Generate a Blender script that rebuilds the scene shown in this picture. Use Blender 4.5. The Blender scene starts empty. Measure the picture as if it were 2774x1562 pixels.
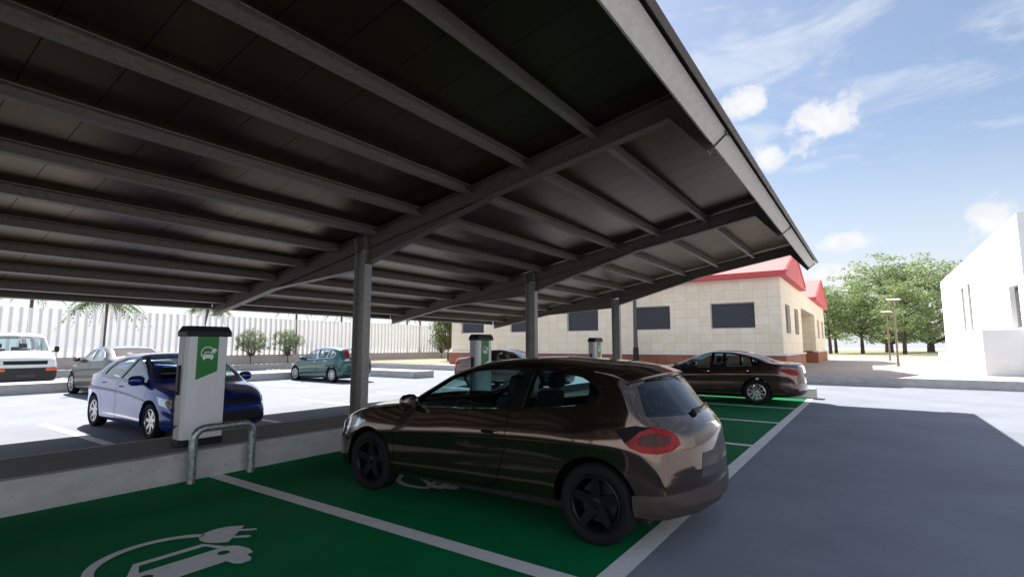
import bpy, bmesh, math, random
import numpy as np
from mathutils import Vector, Matrix
from mathutils.bvhtree import BVHTree
from mathutils.interpolate import poly_3d_calc
R = math.radians
scene = bpy.context.scene
col = scene.collection

# ------------------------------------------------------------------ camera
FPX, CX, CY = 1380.0, 1387.0, 781.0
PITCH = math.atan((936 - CY) / FPX)
vx = Vector((2358 - CX, -(936 - CY), -FPX)).normalized()
vyx = CX - (FPX * FPX + (936 - CY) ** 2) / (2358 - CX)
vy = Vector((vyx - CX, -(936 - CY), -FPX)).normalized()
vz = vx.cross(vy)
rot = Matrix((vx, vy, vz))            # world = rot @ camera
cd = bpy.data.cameras.new('camera')
cam = bpy.data.objects.new('camera', cd)
col.objects.link(cam)
cam.matrix_world = Matrix.Translation((0, 0, 1.55)) @ rot.to_4x4()
cd.sensor_fit = 'HORIZONTAL'
cd.sensor_width = 36.0
cd.lens = FPX / 2774 * 36.0
cd.clip_start = 0.05
cd.clip_end = 3000
scene.camera = cam

# ------------------------------------------------------------------ light, sky, exposure
SUN = Vector((0.37, 0.74, 1.0)).normalized()      # towards the sun
sl = bpy.data.lights.new('sun', 'SUN')
so = bpy.data.objects.new('sun', sl)
col.objects.link(so)
sl.energy = 5.0
sl.angle = R(0.5)
sl.color = (1.0, 0.955, 0.89)
so.rotation_euler = SUN.to_track_quat('Z', 'Y').to_euler()
so.location = (0, 0, 30)
vs = scene.view_settings
scene.display_settings.display_device = 'sRGB'
vs.view_transform = 'Standard'
vs.look = 'None'
vs.gamma = 1
vs.use_curve_mapping = False
vs.exposure = 1.3
SKY_STRENGTH = 0.068

w = bpy.data.worlds.new('World')
scene.world = w
w.use_nodes = True
nt = w.node_tree
nt.nodes.clear()


class NT:
    """tiny node helper"""
    def __init__(s, tree):
        s.t = tree

    def n(s, typ, ins=None, **props):
        nd = s.t.nodes.new(typ)
        for k, v in props.items():
            setattr(nd, k, v)
        for k, v in (ins or {}).items():
            sock = nd.inputs[k]
            if isinstance(v, bpy.types.NodeSocket):
                s.t.links.new(v, sock)
            else:
                sock.default_value = v
        return nd

    def math(s, op, a, b=0.0, c=0.0, clamp=False):
        return s.n('ShaderNodeMath', {0: a, 1: b, 2: c}, operation=op, use_clamp=clamp).outputs[0]

    def mix(s, f, a, b):
        nd = s.n('ShaderNodeMix', data_type='RGBA')
        for k, v in ((0, f), (6, a), (7, b)):
            if isinstance(v, bpy.types.NodeSocket):
                s.t.links.new(v, nd.inputs[k])
            else:
                nd.inputs[k].default_value = v if k == 0 else (*v[:3], 1)
        return nd.outputs[2]

    def smooth(s, v, a, b, lo=0.0, hi=1.0):
        return s.n('ShaderNodeMapRange', {0: v, 1: a, 2: b, 3: lo, 4: hi}, interpolation_type='SMOOTHSTEP').outputs[0]


N = NT(nt)
sky = N.n('ShaderNodeTexSky', sky_type='NISHITA', sun_disc=False, sun_elevation=math.asin(SUN.z),
          sun_rotation=math.atan2(SUN.x, SUN.y), altitude=0.0, air_density=1.0, dust_density=1.6, ozone_density=1.2)
tc = N.n('ShaderNodeTexCoord')
sep = N.n('ShaderNodeSeparateXYZ', {0: tc.outputs['Generated']})
X, Y, Z = sep.outputs
nz1 = N.n('ShaderNodeTexNoise', {'Vector': tc.outputs['Generated'], 'Scale': 15.0, 'Detail': 9.0, 'Roughness': 0.62}).outputs['Fac']
stretch = N.n('ShaderNodeVectorMath', {0: tc.outputs['Generated'], 1: (1.2, 2.0, 7.0)}, operation='MULTIPLY').outputs[0]
nz2 = N.n('ShaderNodeTexNoise', {'Vector': stretch, 'Scale': 2.6, 'Detail': 8.0, 'Roughness': 0.6, 'Distortion': 0.6}).outputs['Fac']
cl = None
# cumulus: centre (y/x, z/x), radii
uy = N.math('DIVIDE', Y, X)
uz = N.math('DIVIDE', Z, X)
CL = [(0.160, .452, .056, .036), (0.045, .385, .066, .048), (0.132, .34, .030, .032), (0.026, .172, .050, .019),
      (0.045, .118, .075, .022), (-0.155, .180, .034, .030), (-.32, .30, .07, .035), (-.55, .22, .10, .03)]
for (a, b, ra, rb) in CL:
    dx = N.math('DIVIDE', N.math('SUBTRACT', uy, a), ra)
    dz = N.math('DIVIDE', N.math('SUBTRACT', uz, b), rb)
    # flatter bases: below the centre the falloff is quicker
    d = N.math('SQRT', N.math('ADD', N.math('MULTIPLY', dx, dx), N.math('MULTIPLY', dz, dz)))
    m = N.smooth(N.math('ADD', d, N.math('MULTIPLY', N.math('SUBTRACT', nz1, 0.5), 3.6)), 1.0, 0.30)
    cl = m if cl is None else N.math('MAXIMUM', cl, m)
cl = N.math('MULTIPLY', cl, N.math('GREATER_THAN', X, 0.05))
wisp = N.math('MULTIPLY', N.smooth(nz2, 0.47, 0.74), 0.52)
hz = N.math('MAXIMUM', N.smooth(Z, 0.36, 0.0, 0.0, 0.85), N.smooth(Z, 0.05, 0.0, 0.0, 0.97))
skyc = N.mix(0.06, sky.outputs[0], (5.6, 5.8, 6.2))      # thin veil
CLOUD = (6.4, 6.4, 6.5)
c1 = N.mix(N.math('MAXIMUM', wisp, hz), skyc, (5.3, 5.6, 6.0))
shade = N.mix(N.smooth(nz1, 0.35, 0.62), (5.3, 5.4, 5.6), CLOUD)
c2 = N.mix(N.math('MULTIPLY', cl, 0.92), c1, shade)
# unseen bright cloud added low behind the camera, opposite the sun, to fill shaded faces
opp = N.n('ShaderNodeVectorMath', {0: tc.outputs['Generated'], 1: (-0.75, -0.66, 0.0)}, operation='DOT_PRODUCT').outputs['Value']
fill_bank = N.math('MULTIPLY', N.smooth(opp, 0.12, 0.55), N.math('MULTIPLY', N.smooth(Z, 0.72, 0.25), N.smooth(nz2, 0.30, 0.55, 0.35, 1.0)))
c2 = N.mix(fill_bank, c2, (8.6, 8.8, 9.3))
bg = N.n('ShaderNodeBackground', {'Color': c2, 'Strength': SKY_STRENGTH})
out = N.n('ShaderNodeOutputWorld', {'Surface': bg.outputs[0]})


# ------------------------------------------------------------------ helpers
def mat(name, c, rough=0.6, metal=0.0, var=0.0, scale=4.0, bump=0.0, bscale=60.0, coat=0.0, spec=0.5, dirt=None, stretch=None, rvar=0.0):
    m = bpy.data.materials.new(name)
    m.use_nodes = True
    t = m.node_tree
    n = NT(t)
    p = t.nodes['Principled BSDF']
    p.inputs['Base Color'].default_value = (*c, 1)
    p.inputs['Roughness'].default_value = rough
    p.inputs['Metallic'].default_value = metal
    p.inputs['Specular IOR Level'].default_value = spec
    p.inputs['Coat Weight'].default_value = coat
    p.inputs['Coat Roughness'].default_value = 0.04
    vec = n.n('ShaderNodeTexCoord').outputs['Object']
    if stretch:
        vec = n.n('ShaderNodeVectorMath', {0: vec, 1: stretch}, operation='MULTIPLY').outputs[0]
    if var or dirt:
        f = n.n('ShaderNodeTexNoise', {'Vector': vec, 'Scale': scale, 'Detail': 6.0, 'Roughness': 0.65}).outputs['Fac']
        lo = [max(0, x * (1 - var)) for x in c]
        hi = [min(1, x * (1 + var)) for x in c]
        cc = n.mix(n.smooth(f, 0.3, 0.7), lo, hi)
        if dirt:                       # small dark pits
            dcol, dscale, dth = dirt
            g = n.n('ShaderNodeTexNoise', {'Vector': vec, 'Scale': dscale, 'Detail': 4.0, 'Roughness': 0.6}).outputs['Fac']
            cc = n.mix(n.smooth(g, dth, dth + 0.07), cc, dcol)
        t.links.new(cc, p.inputs['Base Color'])
        if rvar:
            t.links.new(n.smooth(f, 0.25, 0.75, rough - rvar, rough + rvar), p.inputs['Roughness'])
    if bump:
        b = n.n('ShaderNodeTexNoise', {'Vector': vec, 'Scale': bscale, 'Detail': 4.0})
        bn = n.n('ShaderNodeBump', {'Strength': bump, 'Distance': 0.01, 'Height': b.outputs['Fac']})
        t.links.new(bn.outputs[0], p.inputs['Normal'])
    return m


def glassmat(name, tint, dark=0.0, refl=0.04):
    m = bpy.data.materials.new(name)
    m.use_nodes = True
    t = m.node_tree
    t.nodes.clear()
    n = NT(t)
    tr = n.n('ShaderNodeBsdfTransparent', {0: (*tint, 1)})
    gl = n.n('ShaderNodeBsdfGlossy', {'Color': (1, 1, 1, 1), 'Roughness': 0.02})
    bf = n.n('ShaderNodeNewGeometry').outputs['Backfacing']
    fr = n.n('ShaderNodeFresnel', {0: n.math('SUBTRACT', 1.5, n.math('MULTIPLY', bf, 1.5 - 1 / 1.5))})
    mx = n.n('ShaderNodeMixShader', {0: fr.outputs[0], 1: tr.outputs[0], 2: gl.outputs[0]})
    n.n('ShaderNodeOutputMaterial', {0: mx.outputs[0]})
    return m


def tilemat(name, c, c2, mort, bw, bh, axis, rough=0.7, msize=0.012, offset=0.5):
    """stone tiles: brick texture laid on a wall, axis 'x' or 'y' = horizontal run"""
    m = bpy.data.materials.new(name)
    m.use_nodes = True
    t = m.node_tree
    n = NT(t)
    p = t.nodes['Principled BSDF']
    p.inputs['Roughness'].default_value = rough
    tcn = n.n('ShaderNodeTexCoord').outputs['Object']
    s = n.n('ShaderNodeSeparateXYZ', {0: tcn}).outputs
    run = n.math('ADD', s[0], s[1]) if axis == 'xy' else s[0 if axis == 'x' else 1]
    v = n.n('ShaderNodeCombineXYZ', {0: run, 1: s[2], 2: 0.0}).outputs[0]
    b = n.n('ShaderNodeTexBrick', {'Vector': v, 'Color1': (*c, 1), 'Color2': (*c2, 1), 'Mortar': (*mort, 1), 'Scale': 1.0,
                                   'Mortar Size': msize, 'Mortar Smooth': 0.3, 'Brick Width': bw, 'Row Height': bh}, offset=offset)
    f = n.n('ShaderNodeTexNoise', {'Vector': tcn, 'Scale': 2.2, 'Detail': 8.0, 'Roughness': 0.7}).outputs['Fac']
    cc = n.n('ShaderNodeMix', {0: 0.55}, data_type='RGBA', blend_type='MULTIPLY')
    t.links.new(b.outputs[0], cc.inputs[6])
    t.links.new(n.mix(n.smooth(f, 0.3, 0.7), (0.84, 0.81, 0.75), (1.0, 1.0, 1.0)), cc.inputs[7])
    t.links.new(cc.outputs[2], p.inputs['Base Color'])
    return m


class MB:
    def __init__(s):
        s.v, s.f = [], []

    def add(s, vs, fs):
        o = len(s.v)
        s.v += [tuple(p) for p in vs]
        s.f += [tuple(i + o for i in f) for f in fs]
        return s

    def box(s, x0, x1, y0, y1, z0, z1):
        vs = [(x, y, z) for x in (x0, x1) for y in (y0, y1) for z in (z0, z1)]
        return s.add(vs, [(0, 1, 3, 2), (4, 6, 7, 5), (0, 4, 5, 1), (2, 3, 7, 6), (0, 2, 6, 4), (1, 5, 7, 3)])

    def prism(s, poly, f, a, b):
        """poly list of 2D points, f(u,v,w)->3D, from w=a to w=b"""
        n = len(poly)
        vs = [f(u, v, a) for u, v in poly] + [f(u, v, b) for u, v in poly]
        return s.add(vs, [tuple(range(n)), tuple(reversed(range(n, 2 * n)))] + [(i, i + n, (i + 1) % n + n, (i + 1) % n) for i in range(n)])

    def quad(s, *p):
        return s.add(p, [tuple(range(len(p)))])

    def tube(s, pts, r, n=12, caps=True):
        pts = [Vector(p) for p in pts]
        rs = r if isinstance(r, (list, tuple)) else [r] * len(pts)
        rings = []
        up = None
        for i, p in enumerate(pts):
            d = (pts[min(i + 1, len(pts) - 1)] - pts[max(i - 1, 0)]).normalized()
            if up is None:
                up = Vector((0, 0, 1)) if abs(d.z) < 0.9 else Vector((1, 0, 0))
            a = d.cross(up).normalized()
            up = a.cross(d).normalized()
            rings.append([p + (a * math.cos(2 * math.pi * k / n) + up * math.sin(2 * math.pi * k / n)) * rs[i] for k in range(n)])
        vs = [q for ring in rings for q in ring]
        fs = []
        for i in range(len(pts) - 1):
            for k in range(n):
                fs.append((i * n + k, i * n + (k + 1) % n, (i + 1) * n + (k + 1) % n, (i + 1) * n + k))
        if caps:
            fs.append(tuple(reversed(range(n))))
            fs.append(tuple(range((len(pts) - 1) * n, len(pts) * n)))
        return s.add(vs, fs)

    def lathe(s, prof, f, n=24):
        """prof [(r, w)], f(a,b,w) -> 3D with a=r cos, b=r sin; closed loop profile"""
        k = len(prof)
        vs = [f(r * math.cos(2 * math.pi * i / n), r * math.sin(2 * math.pi * i / n), w) for i in range(n) for r, w in prof]
        fs = []
        for i in range(n):
            j = (i + 1) % n
            for a in range(k - 1):
                fs.append((i * k + a, i * k + a + 1, j * k + a + 1, j * k + a))
        return s.add(vs, fs)

    def mesh(s, name):
        me = bpy.data.meshes.new(name)
        me.from_pydata(s.v, [], s.f)
        bm = bmesh.new()
        bm.from_mesh(me)
        bmesh.ops.recalc_face_normals(bm, faces=bm.faces)
        bm.to_mesh(me)
        bm.free()
        return me

    def build(s, name, m, parent=None, smooth=False, bevel=0.0, angle=40):
        me = s.mesh(name)
        if bevel:
            bm = bmesh.new()
            bm.from_mesh(me)
            es = [e for e in bm.edges if e.is_manifold and e.calc_face_angle(0) > 0.6]
            bmesh.ops.bevel(bm, geom=es, offset=bevel, segments=2, affect='EDGES', profile=0.6, clamp_overlap=True)
            bm.to_mesh(me)
            bm.free()
        if smooth:
            autosmooth(me, angle)
        return link(name, me, m, parent)


def autosmooth(me, angle=40):
    bm = bmesh.new()
    bm.from_mesh(me)
    for fc in bm.faces:
        fc.smooth = True
    for e in bm.edges:
        e.smooth = e.calc_face_angle(0) < R(angle) if e.is_manifold else True
    bm.to_mesh(me)
    bm.free()


def link(name, me, m, parent=None):
    o = bpy.data.objects.new(name, me)
    me.materials.clear()
    me.materials.append(m)
    col.objects.link(o)
    if parent:
        o.parent = parent
    return o


def tag(o, label=None, cat=None, group=None, kind=None):
    if label:
        o['label'] = label
    if cat:
        o['category'] = cat
    if group:
        o['group'] = group
    if kind:
        o['kind'] = kind
    return o


def thing(name, label, cat, loc=(0, 0, 0), rz=0, group=None):
    o = bpy.data.objects.new(name, None)
    o.empty_display_size = 0.2
    col.objects.link(o)
    o.location = loc
    o.rotation_euler = (0, 0, rz)
    return tag(o, label, cat, group)


def struct(name, mb, m, **k):
    return tag(mb.build(name, m, **k), kind='structure')


def dup(root, loc, rz=None, label=None):
    def cp(o, par):
        c = o.copy()
        col.objects.link(c)
        c.parent = par
        for ch in [x for x in kids[o.name]]:
            cp(ch, c)
        return c
    kids = {}

    def walk(o):
        kids[o.name] = list(o.children)
        for ch in o.children:
            walk(ch)
    walk(root)
    r = cp(root, None)
    r.location = loc
    if rz is not None:
        r.rotation_euler = (0, 0, rz)
    if label:
        r['label'] = label
    return r


# ------------------------------------------------------------------ materials
M = {}
M['concrete'] = mat('ground_concrete', (0.212, 0.228, 0.264), 0.9, spec=0.2, var=0.10, scale=0.6, bump=0.2, bscale=60, dirt=((0.165, 0.172, 0.19), 26.0, 0.62))
M['kerb'] = mat('kerb_concrete', (0.42, 0.42, 0.41), 0.85, var=0.12, scale=3, bump=0.3, bscale=50, dirt=((0.22, 0.22, 0.22), 9.0, 0.63), stretch=(1, 1, 2.2))
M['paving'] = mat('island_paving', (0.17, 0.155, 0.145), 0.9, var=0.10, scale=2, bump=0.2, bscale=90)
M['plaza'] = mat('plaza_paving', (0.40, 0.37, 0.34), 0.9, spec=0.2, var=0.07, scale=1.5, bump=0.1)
M['green'] = mat('green_bay_paint', (0.001, 0.155, 0.052), 0.8, var=0.10, scale=1.2, bump=0.12, bscale=120, spec=0.12)
M['white_line'] = mat('white_line_paint', (0.72, 0.71, 0.70), 0.7, var=0.06, scale=6, bump=0.1, bscale=100)
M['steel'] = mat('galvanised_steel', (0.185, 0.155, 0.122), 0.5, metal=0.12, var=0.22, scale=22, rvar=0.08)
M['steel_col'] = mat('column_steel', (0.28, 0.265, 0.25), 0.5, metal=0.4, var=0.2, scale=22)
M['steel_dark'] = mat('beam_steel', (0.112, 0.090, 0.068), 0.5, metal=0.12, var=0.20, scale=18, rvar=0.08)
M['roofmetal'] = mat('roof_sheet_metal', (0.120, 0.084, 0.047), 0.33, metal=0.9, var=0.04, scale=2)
M['fascia'] = mat('fascia_sheet', (0.70, 0.635, 0.55), 0.6, metal=0.2, var=0.08, scale=14)
M['galv_tube'] = mat('galvanised_tube', (0.33, 0.37, 0.38), 0.42, metal=0.8, var=0.4, scale=30, rvar=0.1)
M['white_panel'] = mat('charger_white', (0.72, 0.72, 0.73), 0.42)
M['charger_grey'] = mat('charger_grey', (0.48, 0.48, 0.50), 0.45)
M['black_plastic'] = mat('black_plastic', (0.012, 0.012, 0.014), 0.5, spec=0.3)
M['sign_green'] = mat('sign_green', (0.005, 0.19, 0.02), 0.4)
M['sign_white'] = mat('sign_white', (0.85, 0.85, 0.85), 0.5)
M['rubber'] = mat('tyre_rubber', (0.009, 0.009, 0.010), 0.8, var=0.2, scale=30, spec=0.25)
M['alloy'] = mat('alloy_rim', (0.62, 0.62, 0.63), 0.3, metal=0.9)
M['black_rim'] = mat('black_rim', (0.007, 0.007, 0.008), 0.35, spec=0.25)
M['dark_trim'] = mat('dark_trim', (0.012, 0.012, 0.013), 0.5)
M['gloss_black'] = mat('gloss_black', (0.008, 0.008, 0.009), 0.12, coat=0.5)
M['chrome'] = mat('chrome', (0.8, 0.8, 0.82), 0.12, metal=1.0)
M['seat'] = mat('seat_fabric', (0.03, 0.03, 0.034), 0.9)
M['red_lamp'] = mat('red_lamp', (0.28, 0.003, 0.005), 0.2, coat=0.0, var=0.35, scale=16, spec=0.2)
M['lamp_core'] = mat('lamp_core', (0.06, 0.002, 0.004), 0.15, coat=0.0, var=0.7, scale=24, spec=0.25)
M['disc_steel'] = mat('disc_steel', (0.10, 0.10, 0.10), 0.4, metal=0.8)
M['orange_lamp'] = mat('orange_lamp', (0.75, 0.12, 0.02), 0.15, coat=1.0)
M['clear_lamp'] = mat('clear_lamp', (0.50, 0.52, 0.55), 0.10, metal=0.7, var=0.5, scale=14, coat=1.0)
M['bumper_brown'] = mat('bumper_brown', (0.075, 0.058, 0.05), 0.4, metal=0.3)
M['plate'] = mat('plate', (0.05, 0.045, 0.045), 0.5)
M['glass'] = glassmat('car_glass', (0.72, 0.84, 0.85))
M['glass_clear'] = glassmat('car_glass_clear', (0.90, 0.95, 0.95))
M['glass_dark'] = glassmat('car_glass_dark', (0.12, 0.14, 0.17))


def paint(name, c, metal=0.5, rough=0.28, coat=1.0):
    return mat(name, c, rough, metal=metal, coat=coat)


M['p_brown'] = paint('paint_bronze', (0.125, 0.082, 0.058), 0.92, 0.11)
M['p_umber'] = paint('paint_umber', (0.135, 0.088, 0.070), 0.88, 0.17)
M['p_blue'] = paint('paint_blue', (0.004, 0.032, 0.26), 0.35, 0.18)
M['p_green'] = paint('paint_teal', (0.012, 0.075, 0.068), 0.4, 0.25)
M['p_grey'] = paint('paint_grey', (0.030, 0.034, 0.040), 0.0, 0.3, 0.3)
M['p_white'] = paint('paint_white', (0.78, 0.78, 0.78), 0.0, 0.35)
M['stone'] = tilemat('sandstone_tiles', (0.78, 0.68, 0.52), (0.83, 0.745, 0.60), (0.66, 0.55, 0.39), 0.62, 0.42, 'xy', offset=0.0)
M['brick_red'] = tilemat('red_plinth', (0.27, 0.085, 0.045), (0.34, 0.115, 0.06), (0.20, 0.08, 0.05), 0.42, 0.36, 'xy', offset=0.0)
M['roof_sunlit'] = mat('red_roof_sunlit', (0.60, 0.20, 0.19), 0.55, var=0.04, scale=3)  # the trim red, lightened in the colour to stand for sun on the slopes
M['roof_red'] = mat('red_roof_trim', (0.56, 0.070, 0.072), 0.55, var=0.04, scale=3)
M['louvre'] = mat('louvre_blade', (0.068, 0.068, 0.075), 0.5)
M['slit'] = mat('slit_pane_reveal_shade', (0.50, 0.49, 0.50), 0.6)
M['reveal'] = mat('window_reveal', (0.50, 0.49, 0.53), 0.6)
M['render_white'] = mat('white_render', (0.80, 0.80, 0.79), 0.8, var=0.03, scale=2)
M['ledge'] = mat('ledge_white', (0.70, 0.69, 0.68), 0.7)
M['pole'] = mat('lamp_pole', (0.085, 0.08, 0.08), 0.5, metal=0.3)
M['pole_brown'] = mat('lamp_pole_brown', (0.20, 0.15, 0.125), 0.55, metal=0.1)
M['bark'] = mat('bark', (0.085, 0.065, 0.055), 0.95, var=0.35, scale=6, bump=0.5, bscale=25)
M['slat'] = mat('fence_slat', (0.80, 0.78, 0.76), 0.75, var=0.04, scale=3)
M['wall_low'] = mat('fence_wall', (0.42, 0.385, 0.385), 0.85, var=0.06, scale=2)
M['grass'] = mat('dry_grass', (0.24, 0.225, 0.13), 0.95, var=0.3, scale=3, bump=0.4)


def leafmat(name, a, b):
    m = bpy.data.materials.new(name)
    m.use_nodes = True
    t = m.node_tree
    n = NT(t)
    p = t.nodes['Principled BSDF']
    p.inputs['Roughness'].default_value = 0.6
    v = n.n('ShaderNodeTexCoord').outputs['Object']
    f = n.n('ShaderNodeTexNoise', {'Vector': v, 'Scale': 1.6, 'Detail': 4.0}).outputs['Fac']
    c = n.mix(n.smooth(f, 0.35, 0.65), a, b)
    t.links.new(c, p.inputs['Base Color'])
    tl = n.n('ShaderNodeBsdfTranslucent', {0: c})
    mx = n.n('ShaderNodeMixShader', {0: 0.35, 1: p.outputs[0], 2: tl.outputs[0]})
    t.links.new(mx.outputs[0], t.nodes['Material Output'].inputs[0])
    return m


M['leaf'] = leafmat('tree_leaf', (0.155, 0.225, 0.085), (0.30, 0.38, 0.155))
M['leaf2'] = leafmat('broad_tree_leaf', (0.18, 0.25, 0.11), (0.34, 0.42, 0.20))
M['leaf_shrub'] = leafmat('shrub_leaf', (0.115, 0.18, 0.085), (0.21, 0.28, 0.14))
M['leaf_bush'] = leafmat('bush_leaf', (0.055, 0.095, 0.02), (0.11, 0.16, 0.035))
M['blossom'] = leafmat('shrub_blossom', (0.32, 0.15, 0.13), (0.4, 0.2, 0.16))
M['palm_leaf'] = leafmat('palm_leaf', (0.045, 0.085, 0.03), (0.08, 0.13, 0.04))

# ------------------------------------------------------------------ ground, islands, pavements
Z0 = 0.325
struct('ground', MB().quad((-400, -400, 0), (700, -400, 0), (700, 500, 0), (-400, 500, 0)), M['concrete'])
YK0, YK1 = 6.55, 7.90                      # island under the columns
KX0, KX1 = -14.0, 19.6


def island(name, x0, x1, y0, y1, z, top, rim=0.09):
    mb = MB().box(x0, x1, y0, y1, -0.05, z)
    o = struct(name, mb, M['kerb'], bevel=0.012)
    if top is not None:
        struct(name + '_paving', MB().quad((x0 + rim, y0 + rim, z + .004), (x1 - rim, y0 + rim, z + .004), (x1 - rim, y1 - rim, z + .004), (x0 + rim, y1 - rim, z + .004)), top)
    return o


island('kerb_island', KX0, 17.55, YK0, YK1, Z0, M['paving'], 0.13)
# short kerb that closes the green bays at their far end
struct('bay_kerb', MB().box(17.42, 17.95, 1.40, 6.548, -0.05, 0.30), M['kerb'], bevel=0.012)
# rear island with its return leg
struct('rear_kerb_island', MB().prism([(-20, 22.3), (17.4, 22.3), (17.4, 17.85), (18.76, 17.85), (18.76, 23.7), (-20, 23.7)], lambda u, v, w_: (u, v, w_), -0.05, 0.33), M['kerb'], bevel=0.012)
# raised plaza round the building and along the fence
struct('pavement', MB().prism([(-30, 33.2), (22.4, 33.2), (24.5, 28.6), (24.5, -60), (330, -60), (330, 120), (-30, 120)], lambda u, v, w_: (u, v, w_), -0.05, Z0), M['plaza'])
struct('pavement_kerb', MB().prism([(24.38, -60), (24.5, -60), (24.5, 28.6), (22.45, 33.2), (-30, 33.2), (-30, 33.08), (22.37, 33.08), (24.38, 28.57)], lambda u, v, w_: (u, v, w_), -0.05, Z0 + .006), M['kerb'])
tag(MB().prism([(25.2, 24.2), (60, 24.2), (60, 34.2), (24.4, 34.2)], lambda u, v, w_: (u, v, w_), Z0 - .01, Z0 + .03).build('grass', M['grass']), kind='structure')
tag(MB().prism([(74, -14), (175, -30), (175, 26), (74, 12)], lambda u, v, w_: (u, v, w_), Z0 - .01, Z0 + .03).build('grass_field', M['grass']), kind='structure')
# green bays
GY0, GY1 = 1.61, 6.549
struct('green_bay_surface', MB().quad((-14, GY0, .004), (17.42, GY0, .004), (17.42, GY1, .004), (-14, GY1, .004)), M['green'])
ln = MB().quad((-14, 1.45, .008), (17.42, 1.45, .008), (17.42, 1.612, .008), (-14, 1.612, .008))
struct('bay_end_line', ln, M['white_line'])
LX = [3.14 + 2.84 * i for i in range(-5, 6)]
for x in LX:
    if x < 17.3:
        struct('bay_line', MB().quad((x - .08, GY0, .0085), (x + .08, GY0, .0085), (x + .08, 6.549, .0085), (x - .08, 6.549, .0085)), M['white_line'])
    struct('bay_line', MB().quad((x - .075, 7.91, .004), (x + .075, 7.91, .004), (x + .075, 13.6, .004), (x - .075, 13.6, .004)), M['white_line'])
    if x < 16:
        struct('bay_line', MB().quad((x - .075, 17.6, .004), (x + .075, 17.6, .004), (x + .075, 22.28, .004), (x - .075, 22.28, .004)), M['white_line'])


# ------------------------------------------------------------------ charging symbol (pixel units of the sign, y down)
def arcpts(cx, cy, r, a0, a1, n):
    return [(cx + r * math.cos(R(a0 + (a1 - a0) * i / n)), cy - r * math.sin(R(a0 + (a1 - a0) * i / n))) for i in range(n + 1)]


def symbol_polys():
    P = []
    # cable: part ring, as quads
    o, i = arcpts(372, 655, 186, 212, 38, 40), arcpts(372, 655, 160, 212, 38, 40)
    P += [[o[k], o[k + 1], i[k + 1], i[k]] for k in range(40)]
    # plug body: rounded back, flat front edge at 45 degrees, two prongs
    c = math.cos(R(45))

    def pl(a, b):   # a along the plug, b across
        return (548 + (a + b) * c, 588 + (a - b) * c)
    body = [(38, -72), (38, 72), (10, 72)] + [(10 - 74 * math.sin(t), 72 * math.cos(t)) for t in [math.pi * k / 12 for k in range(1, 12)]] + [(10, -72)]
    P.append([pl(a, b) for a, b in body])
    for b in (-30, 30):
        P.append([pl(36, b - 9), pl(36, b + 9), pl(82, b + 9), pl(90, b), pl(82, b - 9)])
    # car, seen from the front: roof frame, bonnet with lamp holes, wheels
    P.append([(300, 618), (475, 618), (470, 642), (306, 642)])
    P.append([(300, 618), (306, 642), (288, 692), (262, 692)])
    P.append([(475, 618), (505, 692), (484, 692), (470, 642)])

    def ring_strip(cx):            # bonnet part with a round lamp hole
        q = []
        sq = [(cx + 30, 735), (cx + 30, 706), (cx, 706), (cx - 30, 706), (cx - 30, 735), (cx - 30, 764), (cx, 764), (cx + 30, 764)]
        ci = [(cx + 17 * math.cos(R(45 * k)), 735 - 17 * math.sin(R(45 * k))) for k in range(8)]
        for k in range(8):
            q.append([sq[k], sq[(k + 1) % 8], ci[(k + 1) % 8], ci[k]])
        return q
    P += ring_strip(288) + ring_strip(478)
    P.append([(262, 692), (505, 692), (522, 706), (245, 706)])
    P.append([(318, 706), (448, 706), (448, 764), (318, 764)])
    P.append([(245, 706), (258, 706), (258, 764), (232, 764), (238, 722)])
    P.append([(508, 706), (522, 706), (530, 722), (536, 764), (508, 764)])
    P.append([(232, 764), (536, 764), (528, 800), (240, 800)])
    for x in (282, 482):
        P.append([(x - 28, 800), (x + 28, 800), (x + 24, 832), (x + 12, 848), (x - 12, 848), (x - 24, 832)])
    return P


SYM = symbol_polys()


def symbol(name, f, m, parent=None):
    mb = MB()
    for q in SYM:
        mb.quad(*[f(u - 382, 660 - v) for u, v in q])
    me = mb.mesh(name)
    bm = bmesh.new()
    bm.from_mesh(me)
    bmesh.ops.remove_doubles(bm, verts=bm.verts, dist=1e-5)
    bmesh.ops.triangulate(bm, faces=bm.faces)
    bm.to_mesh(me)
    bm.free()
    return link(name, me, m, parent)


for i in range(-1, 6):
    x = 1.80 + 2.84 * i
    tag(symbol('charging_symbol', lambda u, v, x=x: (x + u * .00266, 4.28 + v * .00266, .009), M['white_line']), kind='structure')

# ------------------------------------------------------------------ carport
SL = 0.1787                                       # roof falls with y


def zbot(y):
    return 4.281 - SL * (y - 1.824)


carport = thing('solar_carport', 'dark grey steel carport canopy cantilevered over the green charging bays', 'carport', (0, 0, 0))
BX = [5.99 + 5.68 * i for i in range(-3, 3)]
B0 = Vector((0, 1.824, 4.281))
dv = Vector((0, -.643, -.766))
nv = Vector((0, -.766, .643))
LT = 0.663
ne = Vector((0, SL, 1)).normalized()
HB = 0.285                                        # beam depth
B1 = B0 + dv * LT
mit = (ne + nv) / (1 + ne.dot(nv))                # mitre at the knee
YL = 13.05


def bp(y, t):                                     # point at height t over the straight lower flange
    return Vector((0, y, zbot(y))) + ne * t


def sect_bar(mb, x0, x1, pts):
    """extrude a closed y/z polygon along x"""
    n = len(pts)
    vs = [(x0, p.y, p.z) for p in pts] + [(x1, p.y, p.z) for p in pts]
    mb.add(vs, [tuple(range(n)), tuple(reversed(range(n, 2 * n)))] + [(i, i + n, (i + 1) % n + n, (i + 1) % n) for i in range(n)])


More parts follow.
